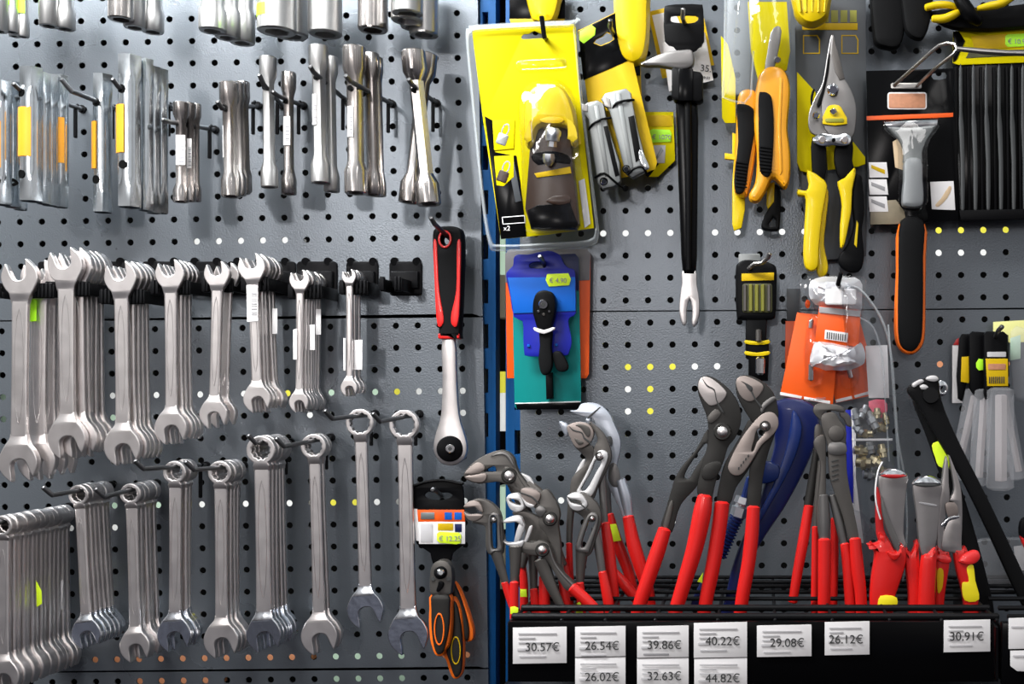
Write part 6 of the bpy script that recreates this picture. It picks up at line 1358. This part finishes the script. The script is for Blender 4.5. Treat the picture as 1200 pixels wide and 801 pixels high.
t.plate('red_print', cr([(1018, 470), (1036, 468), (1040, 480), (1034, 490), (1022, 482)], 2), 47, .5, 'pink_print', .1)
t.plate('seal_strip', [(998, 514), (1046, 513.5), (1046, 516), (999, 516.5)], 62, 1, 'white_paper', .2)
t.plate('seam', [(1040, 380), (1042, 380), (1056, 560), (1057, 600), (1055, 600), (1053, 560)], 72, .8, 'clear_edge_plastic', .2)
rnd = random.Random(5)
for x, y, r, l, a in ((1003, 488, 5, 20, .2), (1012, 482, 5, 16, -.4), (1022, 492, 6, 22, .5), (1032, 500, 6, 16, 1.2), (1006, 503, 5, 14, .9), (1014, 508, 5, 18, 1.6), (1028, 484, 5, 12, 0), (1038, 490, 4, 14, .3),
                       (1008, 528, 7, 16, 1.4), (1020, 524, 6, 14, .2), (1012, 542, 8, 18, 1.5), (1026, 540, 7, 14, 1.0), (1034, 528, 6, 16, .2), (1018, 556, 7, 14, 1.5), (1034, 552, 6, 12, .6)):
    dx, dy = math.sin(a) * l / 2, math.cos(a) * l / 2; b = bmesh.new()
    lathe_bm(b, t.P(x - dx, y - dy, 54), t.P(x + dx, y + dy, 56 + rnd.uniform(-4, 4)), [(0, r * .55 * S), (.05, r * .7 * S), (.35, r * .7 * S), (.38, r * S, 1), (.65, r * S, 1), (.68, r * .75 * S), (1, r * .7 * S)], 18)
    t.add('fitting', b, 'brass' if rnd.random() < .6 else 'dull_silver')
t = T('white_card_strip', 'blue-edged white card strip showing behind the grey gripping pliers', 'card', 1003, 560, 40)
t.plate('white_part', [(997, 480), (1003, 480), (1003, 560), (1012, 636), (1000, 636)], 40, 1, 'white_paper', .1)
t.plate('blue_edge', [(991, 480), (997, 480), (1000, 560), (1000, 590), (993, 580)], 40.5, 1, 'royal_blue', .1)
t = T('clear_bag', 'crumpled clear plastic showing behind the end cutters in the bin', 'packaged parts', 1012, 660, 70)
bubble(t, 'clear_skin', cr([(984, 600), (1000, 596), (1020, 610), (1026, 650), (1018, 690), (984, 696), (975, 660)], 2), 60, 14, 'thin_bag', shrink=.85)

# --- snap knife blade tubes
KG = 'black-headed packs of blade tubes'
def tubepack(label, head, gold, tube_, d, tab=None):
    t = T('blade_tube_pack', label, 'packaged blades', head[0][0], head[0][1] + 30, d, KG)
    t.plate('black_head', head, d, 9, 'black_plastic', 1.6)
    if gold: 
        g = t.plate('gold_card', gold, d + 1, .8, 'gold_card', .1)
        xs = [p[0] for p in gold]; ys = [p[1] for p in gold]; w_ = max(xs) - min(xs)
        if w_ > 18:
            for i in range(8): t.plate('bar', [(min(xs) + 4 + i * 2.4, 441), (min(xs) + 5.2 + i * 2.4, 441), (min(xs) + 5.2 + i * 2.4, 449), (min(xs) + 4 + i * 2.4, 449)], d + 1.5, .3, 'black_ink', .02, parent=g)
            t.plate('print', rrect(min(xs) + 3, 426, max(xs) - 3, 433, 1), d + 1.5, .3, 'copper_text', .05, parent=g)
    if tube_:
        x0, y0, x1, y1, xb = tube_; w_ = (x1 - x0) / 2 * 1.12
        t.tube('clear_tube', [((x0 + x1) / 2, y0, d - 2, w_), (xb, y1, d - 2, w_)], 'milky_plastic', 20, flat=.6)
        t.tube('blade_stack', [((x0 + x1) / 2 + 1, y0 + 6, d - 2, w_ * .42), (xb + 1, y1 - 8, d - 2, w_ * .42)], 'milky_blade', 4, flat=.4)
    return t
t = T('white_card', 'white card with red corner behind the blade tube packs', 'card', 1122, 430, 14)
t.plate('card', [(1116, 405), (1127, 396), (1128, 472), (1116, 472)], 14, 1, 'white_paper', .1); t.plate('red_corner', [(1117, 404), (1121, 397), (1130, 393), (1128, 404)], 14.6, .5, 'dark_red', .05)
t = T('yellow_back_card', 'pale yellow card behind the blade tube packs at the right edge', 'card', 1185, 385, 14)
t.plate('card', [(1164, 377), (1215, 374), (1215, 400), (1164, 402)], 14, 1, 'pale_yellow', .1)
t = T('milky_bag', 'milky plastic bag with green print at the right edge beside the blade tubes', 'packaged parts', 1195, 430, 40)
bubble(t, 'bag_skin', cr([(1184, 388), (1200, 384), (1220, 386), (1220, 470), (1196, 471), (1186, 460)], 2), 34, 14, 'milky_plastic', shrink=.85); t.plate('green_print', [(1184, 396), (1196, 392), (1196, 420), (1184, 422)], 33, .6, 'carton_green', .1)
tubepack('rearmost blade tube pack fanned out at the left of the group', [(1125, 396), (1128, 391), (1136, 391), (1139, 396), (1133, 450), (1128, 470), (1123.5, 467), (1122, 440)], [(1127, 418), (1139, 417), (1138, 449), (1126, 447)], (1132, 458, 1150, 560, 1121), 30)
tubepack('blade tube pack leaning right behind the front one', [(1160, 396), (1182, 392), (1183, 440), (1176, 452), (1162, 450)], None, (1168, 458, 1184, 560, 1193), 34)
t = tubepack('middle black-headed blade tube pack with green hexagon sticker', [(1136, 392), (1140, 388), (1154, 389), (1158, 394), (1157, 440), (1155, 466), (1149, 468), (1143, 464), (1137, 455)], None, (1143, 458, 1162, 567, 1146), 46)
t.plate('hexagon_sticker', [(1144, 425), (1147, 420), (1153, 421), (1153, 433), (1147, 434), (1144, 430)], 47.5, .5, 'green_sticker', .05)
t = tubepack('front black-headed blade tube pack with barcode on gold card', [(1153, 392), (1157, 388), (1176, 388), (1181, 392), (1182, 420), (1181.5, 455), (1162, 456), (1160, 466), (1156, 468), (1154, 462)], [(1155, 420), (1181, 420), (1181.5, 452), (1157, 452)], (1158, 457, 1186, 571, 1172), 60)
t.plate('grey_label', rrect(1157, 412, 1179, 418, 1), 61, .5, 'faint_ink', .05)
thook('peg hook of the blade tube packs', 1160, 408, 88, 1170, 387, bend=4, bendx=3, tail=0)

# tie and cable details, extra hooks of the right side
t = T('wire_tie', 'thin pale wire tie hanging in front of the end cutters', 'tie', 1030, 580, 178)
t.tube('wire', [(1034, 541, 170, .9), (1029, 552, 174, .9), (1026, 572, 176, .9), (1027, 590, 176, .9), (1032, 608, 174, .9)], 'white_paper', 8, smooth=3)
